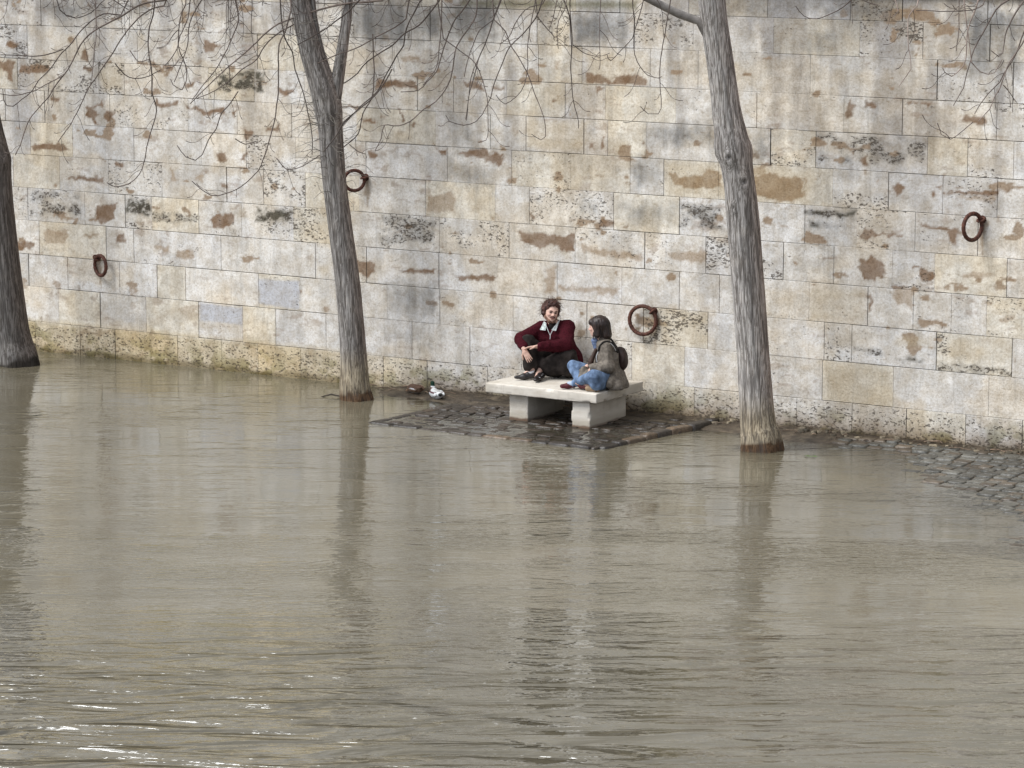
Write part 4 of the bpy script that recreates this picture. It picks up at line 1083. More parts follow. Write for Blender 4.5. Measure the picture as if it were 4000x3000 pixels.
def hand(wrist, direction, normal, L=.185, curl=.35, side=1, spread=.12):
    """a palm, four jointed fingers and a thumb; returns capsules"""
    w = np.array(wrist, float); d = np.array(direction, float); d /= np.linalg.norm(d)
    n = np.array(normal, float); n -= d * (n @ d); n /= np.linalg.norm(n); s = np.cross(d, n) * side
    out = [(cap(w - d * .02, w + d * .03, .026, .028, (n, 1.5)), .012)]
    for k in (-1, 0, 1): out.append((cap(w + d * .03 + s * k * .017, w + d * .088 + s * k * .024, .0165, .0145, (n, 1.25)), .012))
    for k, l in ((-1.5, .060), (-.5, .074), (.5, .080), (1.5, .070)):
        p = w + d * .092 + s * k * .0195; dd = d + s * k * spread * .5; q = [p]
        for j in range(3):
            dd = dd - n * curl * (.7 + j * .5); dd /= np.linalg.norm(dd)
            q.append(q[-1] + dd * l * (.44, .31, .25)[j])
        for j in range(3): out.append((cap(q[j], q[j + 1], .0092 - j * .0008, .0084 - j * .0008), .002))
    p = w + d * .03 + s * .027; dd = d * .6 + s * .75 - n * .35; dd /= np.linalg.norm(dd)
    q1 = p + dd * .038; dd2 = d * .85 + s * .35 - n * .35; dd2 /= np.linalg.norm(dd2); q2 = q1 + dd2 * .032; q3 = q2 + dd2 * .024
    out += [(cap(p, q1, .0125, .0115), .008), (cap(q1, q2, .0108, .010), .003), (cap(q2, q3, .0098, .008), .002)]
    return out

def skin_colour(head_c, M, s=1.0, lips=True):
    base = np.array([.68, .45, .36])
    def f(V):
        C = np.tile(base, (len(V), 1)) * (.93 + .14 * noise3(V[:, 0] * 30, V[:, 1] * 30, V[:, 2] * 30, 2))[:, None]
        H = ((V - np.array(head_c)) @ M) / s
        def spot(p, r): return np.exp(-(((H - np.array(p)) / np.array(r)) ** 2).sum(1))[:, None]
        red = np.array([.50, .22, .175])
        for p, r, a in (((-.038, -.07, -.026), (.02, .03, .018), .5), ((.038, -.07, -.026), (.02, .03, .018), .5), ((0, -.10, -.03), (.014, .02, .014), .5)):
            w = spot(p, r) * a; C = C * (1 - w) + red * w
        if lips:
            w = np.clip(spot((0, -.094, -.061), (.021, .02, .0085)) * 1.3, 0, 1); C = C * (1 - w) + np.array([.36, .12, .10]) * w
        for sx in (-1, 1):
            w = np.clip(spot((sx * .031, -.088, .001), (.019, .03, .011)) * 1.1, 0, 1) * .8; C = C * (1 - w) + np.array([.17, .09, .07]) * w
        return C
    return f

MAT_SKIN = simple('skin', (.6, .4, .3), .55, .05, 30, spec=.35, attr=True)
MAT_KNIT = simple('maroon_knit', (.048, .0065, .011), .95, .35, 60, .005, 160, .1)
MAT_TROU = simple('dark_cloth', (.028, .023, .021), .9, .4, 12, .004, 120, .12)
MAT_SHOE = simple('black_leather', (.016, .012, .012), .42, .3, 20, .001, 60, .5)
MAT_SOCKW = simple('white_band', (.6, .62, .66), .7, .1, 20)
MAT_HAIRM = simple('reddish_brown_hair', (.060, .024, .017), .6, .6, 26, .006, 50, .4, stretch=(1, 1, .5))
MAT_WISP = simple('pale_wisp_hair', (.17, .11, .075), .6, .4, 26)  # greyish wisps, paler than the rest of the man's hair
MAT_BEARD = simple('beard_hair', (.20, .11, .075), .75, .5, 60, .003, 120)
MAT_COLLAR = simple('pale_collar', (.50, .56, .54), .8, .35, 40)
MAT_WHITE = simple('white_trim', (.72, .72, .72), .8, .08, 20)
MAT_EYE = simple('eye', (.05, .035, .03), .25, .1, 5)
MAT_COAT = simple('taupe_wool', (.185, .162, .135), .95, .3, 30, .004, 140, .1)
MAT_LINING = simple('brown_lining', (.045, .022, .014), .6, .3, 10)
MAT_DENIM = simple('blue_denim', (.14, .205, .32), .9, .38, 16, .003, 150, .15, stretch=(1, 1, .6))
MAT_HAIRW = simple('dark_brown_hair', (.022, .012, .009), .42, .7, 34, .006, 60, .45, stretch=(1, 1, .25))
MAT_MAROON = simple('burgundy_leather', (.075, .012, .016), .55, .2, 20, .001, 60)
MAT_TAN = simple('tan_sole', (.33, .235, .15), .8, .25, 20)
MAT_PACK = simple('dark_brown_bag', (.034, .018, .014), .55, .35, 14, .003, 60, .4)
MAT_BLUE = simple('blue_scarf', (.12, .16, .26), .9, .25, 40, .003, 100)
MAT_BLACKSTRAP = simple('black_strap', (.02, .018, .017), .6, .2, 30)

def strands(g, centre, radii, n, rr, L, col=None, up=.3, M=None, front=.0, r=.0022):
    for _ in range(n):
        u = rr.uniform(-1, 1); a = rr.uniform(0, 2 * math.pi); s = math.sqrt(1 - u * u)
        d = np.array([s * math.cos(a), s * math.sin(a), u])
        if d[2] < -.3 or (d[1] < -front and d[2] < .55): continue
        p = d * radii * .93; dd = d + np.array([rr.uniform(-.7, .7), rr.uniform(-.7, .7), rr.uniform(-.2, .6) * up]); q = [p]
        for k in range(5):
            dd = dd / np.linalg.norm(dd) + np.array([rr.uniform(-.6, .6), rr.uniform(-.6, .6), rr.uniform(-.6, .3)]) * .8
            q.append(q[-1] + dd / np.linalg.norm(dd) * L * rr.uniform(.5, 1.2) / 5)
        q = np.array(q)
        if M is not None: q = q @ M.T
        add_tube(g, q + centre, np.linspace(r, r * .4, 6), 4)

# ------------------------------------------------------------------ bench
def limestone_block(name, dims, parent, loc, seed, h=.009):
    """sawn stone block with worn arrises and small chips"""
    hx, hy, hz = [d / 2 for d in dims]; r = .004
    def f(X, Y, Z):
        qx, qy, qz = np.abs(X) - hx + r, np.abs(Y) - hy + r, np.abs(Z) - hz + r
        d = np.sqrt(np.maximum(qx, 0) ** 2 + np.maximum(qy, 0) ** 2 + np.maximum(qz, 0) ** 2) + np.minimum(np.maximum(qx, np.maximum(qy, qz)), 0) - r
        second = np.maximum(np.maximum(np.minimum(qx, qy), np.minimum(qy, qz)), np.minimum(qx, qz))
        e = np.clip(1 + second / .03, 0, 1)
        nz = noise3(X * 9, Y * 9, Z * 9 + seed * 5, seed); n2 = noise3(X * 32, Y * 32, Z * 32, seed + 4)
        return d + e * (smooth(.60, .85, nz) * .022 + n2 * .005) + (n2 - .5) * .0012
    V, F = surface_net(f, (-hx - .02, -hy - .02, -hz - .02), (hx + .02, hy + .02, hz + .02), h)
    return make(name, V, F, MAT_BENCH, parent, True, None, loc)

def bench_material():
    m, nt, out = new_mat('sawn_limestone'); n = N(nt)
    P = n.pos()
    big = n.noise(P, 3.2, 5, .6); fine = n.noise(P, 26, 4, .65); strat = n.noise(n.scale(P, (2, 2, 16)), 1.6, 4, .6)
    c = n.mix(n.ramp(big, .35, .65), (.70, .655, .575), (.60, .555, .48))
    c = n.mix(n.ramp(strat, .5, .75, 0, .35), c, (.50, .41, .30))
    c = n.mix(n.ramp(fine, .62, .72, 0, .5), c, (.36, .29, .22))
    z = n.node('SeparateXYZ', {0: P}).outputs[2]
    zw = n.math('ADD', z, n.math('MULTIPLY', n.math('SUBTRACT', big, .5), .08))
    c = n.mix(n.ramp(n.noise(P, 1.7, 6, .7), .52, .66, 0, .45), c, (.40, .35, .27))
    c = n.mix(n.ramp(n.noise(n.scale(P, (14, 14, 3)), 1, 4, .7), .55, .72, 0, .4), c, (.42, .37, .30))
    c = n.mix(n.ramp(zw, .14, .05, 0, .55), c, (.34, .29, .21))
    c = n.mix(n.ramp(zw, .045, .015), c, (.16, .105, .07))
    nor = n.node('SeparateXYZ', {0: n.node('NewGeometry').outputs['Normal']}).outputs
    # shading put into the stone colour: right-hand faces darker and greyer
    c = n.mix(n.ramp(nor[0], .5, .9, 0, .35), c, (.36, .345, .31))
    b = n.node('BsdfPrincipled', {'Base Color': c, 'Roughness': .7, 'Specular IOR Level': .3, 'Normal': n.bump(n.math('ADD', fine, strat), .004, .7)})
    nt.links.new(b.outputs[0], out.inputs[0]); return m
MAT_BENCH = bench_material()
SEAT_Z = .445
bench = empty('stone_bench', (-.79, .56, 0))
tag(bench, 'pale limestone slab bench on two block legs standing on the wet paving', 'bench')
limestone_block('seat_slab', (1.58, 1.12, .122), bench, (0, 0, SEAT_Z - .061), 1)
limestone_block('leg', (.27, .86, .36), bench, (-.375, .0 - .03, .141), 2)
limestone_block('leg', (.265, .86, .36), bench, (.525, .0 - .06, .141), 3)

# ------------------------------------------------------------------ mooring rings
def mooring_ring(cx, cz, rad, tube, phi, eye_side, label, out=.0, ang=None, tilt=0.0):
    """phi: direction (deg, in plan) of the ring's plane; the eye sits at angle ang (deg) round it"""
    ux, uy = math.cos(R(phi)), math.sin(R(phi))
    a = R(ang)
    # centre so that the eye point lies 5 cm off the wall
    ex = rad * math.cos(a); ez = rad * math.sin(a)
    eye = Vector((cx + ux * ex, WALL_Y - .055, cz + ez))
    t = empty('mooring_ring', (eye.x, WALL_Y - .012, eye.z))
    tag(t, label, 'mooring ring', 'iron mooring rings fixed to the quay wall')
    c = Vector((0, -.043, 0)) - Vector((ux * ex, uy * ex, ez))
    n = 48; path = []
    for i in range(n + 1):
        th = 2 * math.pi * i / n
        path.append((c.x + ux * rad * math.cos(th), c.y + uy * rad * math.cos(th) , c.z + rad * math.sin(th)))
    g = Geo()
    P = np.array(path); seg = 12
    # tube round a closed loop
    ctr = np.array(c); V = []
    nn = np.array([-uy, ux, 0])
    for i in range(n):
        p = P[i]; o = (p - ctr) / rad
        for k in range(seg):
            b = 2 * math.pi * k / seg
            rr_ = tube * (1 + .07 * math.sin(i * 2.3 + k))
            V.append(p + rr_ * (math.cos(b) * o + math.sin(b) * nn))
    F = [[i * seg + k, i * seg + (k + 1) % seg, ((i + 1) % n) * seg + (k + 1) % seg, ((i + 1) % n) * seg + k] for i in range(n) for k in range(seg)]
    g.add(V, F); g.build('ring', MAT_IRON, t)
    g = Geo()
    # forged eye: shank out of the wall, closing round the ring
    add_tube(g, [(0, .06, 0), (0, 0, 0), (0, -.03, 0)], [.026, .024, .022], 10)
    m = 20; er = tube + .018; path = []
    for i in range(m + 1):
        th = 2 * math.pi * i / m
        # loop in the plane at right angles to the ring's own tangent
        tx = np.array([ux * math.cos(a), uy * math.cos(a), math.sin(a)])
        path.append(np.array([0, -.043, 0]) + er * (math.cos(th) * tx + math.sin(th) * nn))
    add_tube(g, path, .013, 8)
    g.build('eye_bolt', MAT_IRON, t)
    g = Geo(); add_tube(g, [(0, -.004, 0), (0, .004, 0), (0, .02, 0)], [.045, .05, .05], 14); add_tube(g, [(0, -.005, 0), (0, -.004, 0)], [.001, .045], 14)
    g.build('wall_plate', MAT_IRON, t)
mooring_ring(-.045, 1.188, .174, .024, 8, 1, 'large rusty iron ring flat on the wall just right of the seated couple', ang=42)
mooring_ring(-8.54, 1.28, .136, .024, -17, -1, 'rusty iron ring low on the wall near the left edge, hanging edge on', ang=135)
mooring_ring(-4.28, 2.674, .130, .022, 44, 1, 'rusty iron ring peeping out from behind the forked tree trunk', ang=15)
mooring_ring(4.35, 2.617, .152, .024, 72, 1, 'rusty iron ring high on the wall near the right edge of the view', ang=28)

# ------------------------------------------------------------------ the man
def build_man():
    t = empty('person', (-1.164, 1.054, SEAT_Z + .001), R(YAW))
    tag(t, 'bearded man in a maroon sweater and dark trousers, hugging his knees on the stone bench', 'person')
    A = np.array
    hipR, hipL = A([-.05, -.19, .13]), A([.15, -.12, .13])
    knR, knL = A([-.395, -.38, .465]), A([.10, -.43, .285])
    anR, anL = A([-.345, -.44, .125]), A([-.245, -.40, .115])
    shR, shL = A([-.235, -.13, .588]), A([.09, -.20, .608])
    elR, elL = A([-.475, -.29, .475]), A([.075, -.43, .42])
    wrR, wrL = A([-.455, -.50, .405]), A([-.275, -.555, .425])
    neck = A([-.08, -.17, .650]); chest = A([-.035, -.15, .45]); pel = A([.05, -.12, .15])
    hc = A([-.110, -.215, .798]); HM = head_frame(15, -7, 11)
    hd = in_frame(head_field(), hc, HM, 1.10)
    body = [hd, (cap(neck + A([0, .03, -.03]), hc + A([0, .02, -.06]), .052, .050), .02),
            (cap(chest, neck, .12, .06), .04), (cap(pel, chest, .13, .13), .05), (cap(shR, shL, .055), .05),
            cap(shR, elR, .045, .038), cap(elR, wrR, .037, .025), cap(shL, elL, .045, .038), cap(elL, wrL, .037, .026),
            cap(hipR, knR, .07, .05), cap(hipL, knL, .07, .05), cap(knR, anR, .048, .036), cap(knL, anL, .048, .034),
            (cap(anR, anR + A([-.10, -.03, -.075]), .035, .03), .02), (cap(anL, anL + A([-.04, -.16, -.07]), .033, .03), .02)]
    body += [(f, k) for f, k in hand(wrL, (-1, -.05, -.06), (0, .25, 1), curl=.16, side=-1)]
    body += [(f, k) for f, k in hand(wrR + A([.01, -.03, -.02]), (.42, -.22, -.75), (-.3, -.9, .3), curl=.12, side=1)]
    sculpt('body', union(body, .025), (-.60, -.78, .0), (.30, .06, .99), .0052, MAT_SKIN, t, 1, skin_colour(hc, HM, 1.10))
    # sweater
    sw = union([cap(pel + A([.045, .0, .06]), chest, .178, .168), (ell(chest + A([0, 0, -.03]), (.20, .155, .20)), .04),
                (cap(shR + A([.05, 0, -.03]), shL + A([-.03, 0, -.03]), .085, .09), .05), (cap(neck + A([.05, .03, -.02]), shL + A([.01, .02, -.01]), .062, .078), .04), (cap(neck + A([-.05, .03, -.02]), shR + A([0, .02, -.01]), .058, .072), .04), (ell((-.22, -.19, .47), (.09, .08, .10)), .04), (cap(pel + A([.085, .03, .05]), pel + A([.1, .03, -.03]), .135, .14), .05),
                (cap(neck + A([0, .02, -.03]), neck + A([-.005, .015, .012]), .082, .062), .03),
                (cap(shR, elR, .088, .082), .03), (cap(elR, wrR + A([0, .035, .01]), .084, .058), .022), (cap(shL, elL, .096, .084), .03),
                (cap(elL, wrL + A([.03, .0, 0]), .084, .056), .022), (cap(wrR + A([0, .03, .01]), wrR + A([0, .002, .003]), .040), .006), (cap(wrL + A([.03, 0, 0]), wrL + A([.005, 0, 0]), .041), .006)], .03)
    sw = folds(sw, .010, 11, 4)
    nk = in_frame(cap((0, -.05, -.02), (0, .0, .12), .05, .07), neck + A([-.01, -.02, .0]), np.eye(3))
    thighcut = cap(hipL + A([0, -.04, -.02]), knL + A([0, 0, .0]), .085, .088)
    sw = cut(sw, [ell(neck + A([-.012, -.055, .055]), (.058, .07, .075)), thighcut, cap(hipR + A([-.05, -.05, 0]), knR, .08, .07),
                  ell(wrL + A([-.045, 0, 0]), (.045, .06, .06)), ell(wrR + A([.012, -.055, -.03]), (.05, .045, .05)), lambda X, Y, Z: Z - .035], .012)
    sculpt('sweater', sw, (-.62, -.66, .0), (.36, .14, .76), .0070, MAT_KNIT, t, 1)
    # trousers: loose, falling in heavy folds
    tr = union([cap(hipR, knR, .098, .074), cap(hipL, knL, .105, .096), (ell(pel + A([0, -.02, -.02]), (.17, .14, .12)), .05),
                (cap(knR, anR + A([-.02, .02, .055]), .078, .090), .02), (cap(knL, anL + A([.03, .0, .06]), .098, .064), .03),
                (cap(hipL + A([0, -.10, -.06]), knL + A([.02, .0, -.13]), .095, .115), .05), (cap(hipR + A([0, -.1, -.05]), A([-.13, -.40, .13]), .09, .075), .05),
                (cap(A([-.34, -.33, .30]), A([-.30, -.34, .15]), .07, .08), .04), (cap(knL + A([-.05, 0, -.12]), A([-.17, -.36, .12]), .10, .07), .05)], .03)
    tr = folds(tr, .018, 9, 8, (1.3, 1.3, .55))
    tr = cut(tr, [lambda X, Y, Z: Z - .004, ell(anR + A([0, -.02, .0]), (.032, .035, .05))], .01)
    sculpt('trousers', tr, (-.54, -.66, -.01), (.36, .12, .62), .0070, MAT_TROU, t, 1)
    # shoes
    def shoe(heel, toe, name):
        heel, toe = A(heel), A(toe); mid = (heel * .45 + toe * .55)
        s = union([cap(heel + A([0, 0, .012]), mid + A([0, 0, .006]), .038, .042, ((0, 0, 1), 1.05)), (cap(mid, toe, .043, .030, ((0, 0, 1), 1.35)), .03), (cap(heel + A([0, 0, .015]), heel * .7 + toe * .3 + A([0, 0, .03]), .034, .034), .02)], .02)
        s = cut(s, [lambda X, Y, Z: Z - .002, ell(heel * .82 + toe * .18 + A([0, 0, .065]), (.026, .026, .03))], .006)
        lo = np.minimum(heel, toe) - .075; hi = np.maximum(heel, toe) + .09; lo[2] = -.01; hi[2] = .125
        return sculpt(name, s, lo, hi, .005, MAT_SHOE, t, 1)
    shoe((-.33, -.475, .042), (-.535, -.50, .038), 'shoe'); shoe((-.225, -.47, .042), (-.30, -.69, .036), 'shoe')
    for c, d in ((anR + A([-.012, -.035, -.020]), A([-.3, -.2, 1])),):
        d = d / np.linalg.norm(d); g = Geo(); add_tube(g, [c - d * .012, c, c + d * .012], [.041, .043, .040], 18); g.build('ankle_band', MAT_SOCKW, t)
    # laces and tongue show pale on the front shoe
    g = Geo()
    for k in range(4):
        p = A([-.238 - .012 * k, -.535 - .035 * k, .090 - .009 * k]); add_tube(g, [p + A([-.028, .008, -.006]), p, p + A([.028, -.008, -.008])], .0035, 5)
    g.build('laces', MAT_SOCKW, t)
    # hair, beard, moustache, brows, eyes
    hair = union([ell((0, .030, .052), (.094, .104, .090)), (ell((0, -.030, .098), (.070, .055, .038)), .03), (ell((-.080, .015, .015), (.026, .045, .062)), .02), (ell((.078, .018, .018), (.024, .045, .058)), .02), (ell((0, .07, -.02), (.07, .05, .06)), .03)], .02)
    hair = folds(hair, .018, 21, 5)
    hair = cut(hair, [ell((0, -.092, -.004), (.072, .066, .090))], .006)
    ho = sculpt('hair', in_frame(hair, hc, HM, 1.10), hc - .18, hc + A([.18, .18, .21]), .005, MAT_HAIRM, t, 1)
    g = Geo(); strands(g, hc, A([.108, .114, .145]), 420, random.Random(5), .075, up=1, M=HM); g.build('curls', MAT_HAIRM, ho)
    g = Geo(); strands(g, hc + A([0, .02, .02]), A([.108, .116, .145]), 420, random.Random(6), .085, up=1.6, M=HM, r=.0018); g.build('curls', MAT_WISP, ho)
    beard = union([cap((-.052, -.020, -.055), (-.026, -.056, -.090), .019), (cap((.052, -.020, -.055), (.026, -.056, -.090), .019), .01), (cap((-.022, -.064, -.098), (.022, -.064, -.098), .0205), .012), (cap((-.058, -.012, -.025), (-.055, -.02, -.055), .016), .02), (cap((.058, -.012, -.025), (.055, -.02, -.055), .016), .02)], .015)
    beard = folds(beard, .004, 60, 3)
    sculpt('beard', in_frame(beard, hc, HM, 1.10), hc - .15, hc + A([.14, .14, .06]), .004, MAT_BEARD, t, 1)
    P = lambda q: A(q) @ HM.T * 1.10 + hc
    g = Geo()
    for s in (-1, 1): add_tube(g, [P((0, -.1065, -.044)), P((s * .014, -.103, -.045)), P((s * .027, -.094, -.052)), P((s * .033, -.086, -.060))], [.006, .0062, .0052, .003], 7)
    g.build('moustache', MAT_HAIRM, t)
    for s in (-1, 1):
        g = Geo(); add_tube(g, [P((s * .014, -.0985, .0165)), P((s * .030, -.0955, .021)), P((s * .047, -.083, .016))], [.0042, .0045, .003], 6); g.build('eyebrow', MAT_HAIRM, t)
    for s in (-1, 1):
        V, F = surface_net(ell(P((s * .030, -.083, .001)), (.0125, .0105, .0085)), P((s * .030, -.083, .001)) - .02, P((s * .030, -.083, .001)) + .02, .003)
        make('eye', V, F, MAT_EYE, t)
    # open polo collar and placket
    def flap(pts, name, mat):
        g = Geo(); p = A(pts); n = np.cross(p[1] - p[0], p[2] - p[0]); n /= np.linalg.norm(n); q = p + n * .004
        m = len(p); V = np.vstack([p - n * .004, q]); F = []
        if m == 4: F = [(0, 1, 2, 3), (7, 6, 5, 4)]
        F += [(i, (i + 1) % m, (i + 1) % m + m, i + m) for i in range(m)]
        g.add(V, F); return g.build(name, mat, t, False)
    fz = -.305
    c1 = flap([(-.195, -.205, 0.685), (-.168, -.255, 0.670), (-.178, -.292, 0.588), (-.243, -.262, 0.590)], 'collar', MAT_COLLAR)
    c2 = flap([(.000, -.235, 0.720), (-.020, -.275, 0.685), (-.105, -.312, 0.595), (-.052, -.312, 0.583)], 'collar', MAT_COLLAR)
    g = Geo(); add_tube(g, [(-.182, -.255, 0.670), (-.150, -.300, 0.590), (-.124, -.320, 0.530)], [.003, .0035, .003], 6); add_tube(g, [(-.010, -.262, 0.710), (-.072, -.305, 0.625), (-.120, -.320, 0.535), (-.124, -.325, 0.480)], [.003, .0035, .004, .003], 6)
    add_tube(g, [(.004, -.236, 0.722), (-.028, -.285, 0.658), (-.052, -.318, 0.583), (-.102, -.320, 0.592)], .0028, 6); add_tube(g, [(-.196, -.210, 0.684), (-.245, -.268, 0.590), (-.180, -.298, 0.586)], .0028, 6)
    g.build('placket', MAT_WHITE, t)
    # dark undershirt at the throat
    V, F = surface_net(ell(neck + A([-.012, -.05, -.02]), (.052, .055, .06)), neck - .12, neck + .1, .006)
    make('undershirt', V, F, MAT_TROU, t)

def build_woman():
    t = empty('person', (-.045, .49, SEAT_Z + .001), R(YAW))
    tag(t, 'woman with a dark bob in taupe coat and blue jeans, cross legged on the bench', 'person')
    A = np.array
    hipL, hipR = A([-.055, -.04, .11]), A([-.06, .13, .11])
    knL, knR = A([-.255, -.33, .195]), A([-.49, .09, .250])
    anL, anR = A([-.475, -.085, .075]), A([-.415, -.13, .085])
    pel, chest, neck = A([-.055, .05, .12]), A([-.105, .04, .38]), A([-.155, .03, .57])
    shL, shR = A([-.115, -.10, .515]), A([-.14, .17, .515])
    elL, elR = A([-.075, -.20, .29]), A([-.18, .22, .28])
    wrL, wrR = A([-.285, -.19, .25]), A([-.34, .03, .245])
    hc = A([-.200, .03, .742]); HM = head_frame(-108, 4, 0)
    hs = 1.05
    body = [in_frame(head_field(), hc, HM, hs), (cap(neck + A([.02, 0, -.02]), hc + A([.02, 0, -.05]), .045, .045), .02),
            (cap(pel, chest, .12, .11), .05), (cap(chest, neck, .10, .05), .04), (cap(shL, shR, .045), .04),
            cap(shL, elL, .04, .034), cap(elL, wrL, .033, .022), cap(shR, elR, .04, .034), cap(elR, wrR, .033, .022),
            cap(hipL, knL, .065, .045), cap(knL, anL, .045, .032), cap(hipR, knR, .065, .045), cap(knR, anR, .045, .032),
            (cap(anL, anL + A([-.12, -.01, -.035]), .032, .026), .02), (cap(anR, anR + A([.12, -.1, -.035]), .032, .026), .02)]
    body += hand(wrL, (-.35, .8, -.35), (-.8, -.3, .4), .17, .3, 1) + hand(wrR, (-.3, -.5, -.6), (-.2, 0, 1), .17, .3, -1)
    sculpt('body', union(body, .025), (-.66, -.42, .0), (.12, .30, .88), .0055, MAT_SKIN, t, 1, skin_colour(hc, HM, hs))
    # jeans
    je = union([cap(hipL, knL, .098, .074), cap(hipR, knR, .09, .070), (ell(pel + A([0, 0, -.01]), (.13, .15, .105)), .05),
                (cap(knL, anL + A([.02, 0, .005]), .076, .046), .03), (cap(anL + A([.02, 0, .0]), (-.508, -.087, .062), .045, .038), .02), (cap(knR, anR + A([0, .02, .01]), .072, .046), .02), (cap(A([-.15, -.16, .06]), knL + A([.03, .02, -.10]), .06, .075), .05)], .03)
    je = cut(folds(je, .009, 13, 12, (1, 1, 1)), [lambda X, Y, Z: Z - .004], .01)
    sculpt('jeans', je, (-.60, -.45, -.01), (.14, .30, .36), .0065, MAT_DENIM, t, 1)
    # coat: loose body flaring to a hem that spreads on the stone
    co = union([cap(A([-.035, .05, .10]), chest, .165, .150), (cap(shL + A([.0, .02, -.01]), shR + A([0, -.02, -.01]), .078), .05), (cap(chest, neck + A([.02, 0, -.04]), .13, .075), .05),
                (cap(A([-.02, .03, .10]), A([.005, .0, .03]), .155, .165), .06), (cap(A([.0, -.09, .15]), A([.01, -.145, .045]), .085, .10), .05), (cap(A([-.03, -.13, .20]), A([-.075, -.235, .085]), .05, .055, ((.5, 1, 0), 1.8)), .03),
                (cap(neck + A([.03, 0, -.05]), neck + A([.035, 0, .025]), .085, .068), .03),
                (cap(shL, elL, .076, .068), .02), (cap(elL, wrL + A([.02, 0, .01]), .070, .052), .02), (cap(shR, elR, .074, .066), .02), (cap(elR, wrR + A([.02, 0, .0]), .066, .05), .02)], .03)
    co = folds(co, .027, 8, 22, (1, 1, .55))
    co = cut(co, [lambda X, Y, Z: Z - .006, ell(neck + A([-.05, 0, .03]), (.06, .05, .12)), ell(A([-.32, .03, .36]), (.12, .12, .20)),
                  cap(A([-.12, -.13, .07]), knL, .088, .08), cap(A([-.12, .1, .09]), knR, .085, .07), ell(wrL + A([-.05, 0, 0]), (.045, .06, .05))], .014)
    sculpt('coat', co, (-.45, -.34, .0), (.22, .33, .66), .0065, MAT_COAT, t, 1)
    # coat front falling over the lap between the knees
    fl = union([cap(A([-.20, -.04, .22]), A([-.385, .0, .205]), .065, .060, ((0, 0, 1), 2.0)), (cap(A([-.36, -.07, .21]), A([-.410, -.12, .095]), .070, .052, ((.8, -.6, .2), 1.8)), .03), (cap(A([-.26, -.15, .235]), A([-.37, -.13, .15]), .058, .05, ((.3, -.5, 1), 1.8)), .03)], .03)
    sculpt('coat_front', folds(fl, .007, 14, 5), (-.52, -.24, .0), (-.1, .14, .34), .006, MAT_COAT, t, 1)
    # open front edge shows the lining
    ln = union([cap(A([-.225, -.05, .47]), A([-.285, -.10, .33]), .022, .030, ((0, 1, 0), 1.3)), (cap(A([-.285, -.10, .33]), A([-.30, -.13, .26]), .030, .020), .02)], .02)
    sculpt('lining', ln, (-.36, -.2, .2), (-.15, .05, .54), .005, MAT_LINING, t, 1)
    sc = union([ell((-.235, .015, .575), (.042, .045, .035)), (cap((-.238, .0, .56), (-.225, -.02, .49), .034, .026), .02)], .02)
    sculpt('scarf', folds(sc, .006, 25, 3), (-.31, -.08, .43), (-.15, .10, .65), .005, MAT_BLUE, t, 1)
    # shoes
    s = union([cap((-.49, -.085, .045), (-.56, -.09, .042), .034, .037, ((0, 0, 1), 1.1)), (cap((-.56, -.09, .040), (-.625, -.095, .036), .038, .032, ((0, 0, 1), 1.2)), .02)], .02)
    sculpt('shoe', cut(s, [lambda X, Y, Z: Z - .003, ell((-.525, -.09, .075), (.032, .03, .028))], .005), (-.68, -.15, -.01), (-.44, -.03, .10), .0045, MAT_MAROON, t, 1)
    g = Geo(); add_tube(g, [(-.508, -.085, .06), (-.535, -.087, .058), (-.565, -.089, .052)], [.037, .038, .032], 16); g.build('sock', MAT_SOCKB, t)
    g = Geo()
    add_tube(g, [(-.487, -.085, .005), (-.485, -.124, .03), (-.487, -.120, .075), (-.489, -.085, .105), (-.487, -.05, .08)], .005, 6); g.build('strap', MAT_BLACKSTRAP, t)
    s = union([cap((-.43, -.10, .07), (-.40, -.14, .05), .035, .036), (cap((-.40, -.14, .05), (-.30, -.245, .040), .036, .030, ((0, 0, 1), 1.2)), .02)], .02)
    sculpt('shoe', cut(s, [lambda X, Y, Z: Z - .003], .005), (-.49, -.30, -.01), (-.24, -.04, .12), .0045, MAT_MAROON, t, 1)
    s = cap((-.325, -.262, .036), (-.215, -.300, .038), .034, .036, ((.3, 1, 0), 1.5))
    sculpt('shoe_sole', cut(s, [lambda X, Y, Z: Z - .003], .004), (-.40, -.37, -.01), (-.15, -.22, .09), .0045, MAT_TAN, t, 1)
    g = Geo(); add_tube(g, [(-.228, -.326, .004), (-.226, -.335, .035), (-.226, -.30, .072)], .006, 6); g.build('strap', MAT_BLACKSTRAP, t)
    # bob haircut with a fringe
    hair = union([ell((0, .022, .040), (.092, .108, .093)), (cap((-.052, .010, .02), (-.060, .004, -.085), .042, .036), .03), (cap((.052, .010, .02), (.060, .004, -.085), .042, .036), .03), (cap((0, .080, .02), (0, .098, -.095), .068, .062), .04), (ell((0, -.072, .056), (.062, .030, .036)), .02)], .025)
    hair = folds(hair, .0055, 24, 6, (1.6, 1.6, .25))
    hair = cut(hair, [ell((0, -.095, -.045), (.052, .062, .072)), ell((0, -.09, -.02), (.05, .05, .055))], .006)
    ho = sculpt('hair', in_frame(hair, hc, HM, hs), hc - .18, hc + .17, .005, MAT_HAIRW, t, 1)
    g = Geo(); rr = random.Random(8)
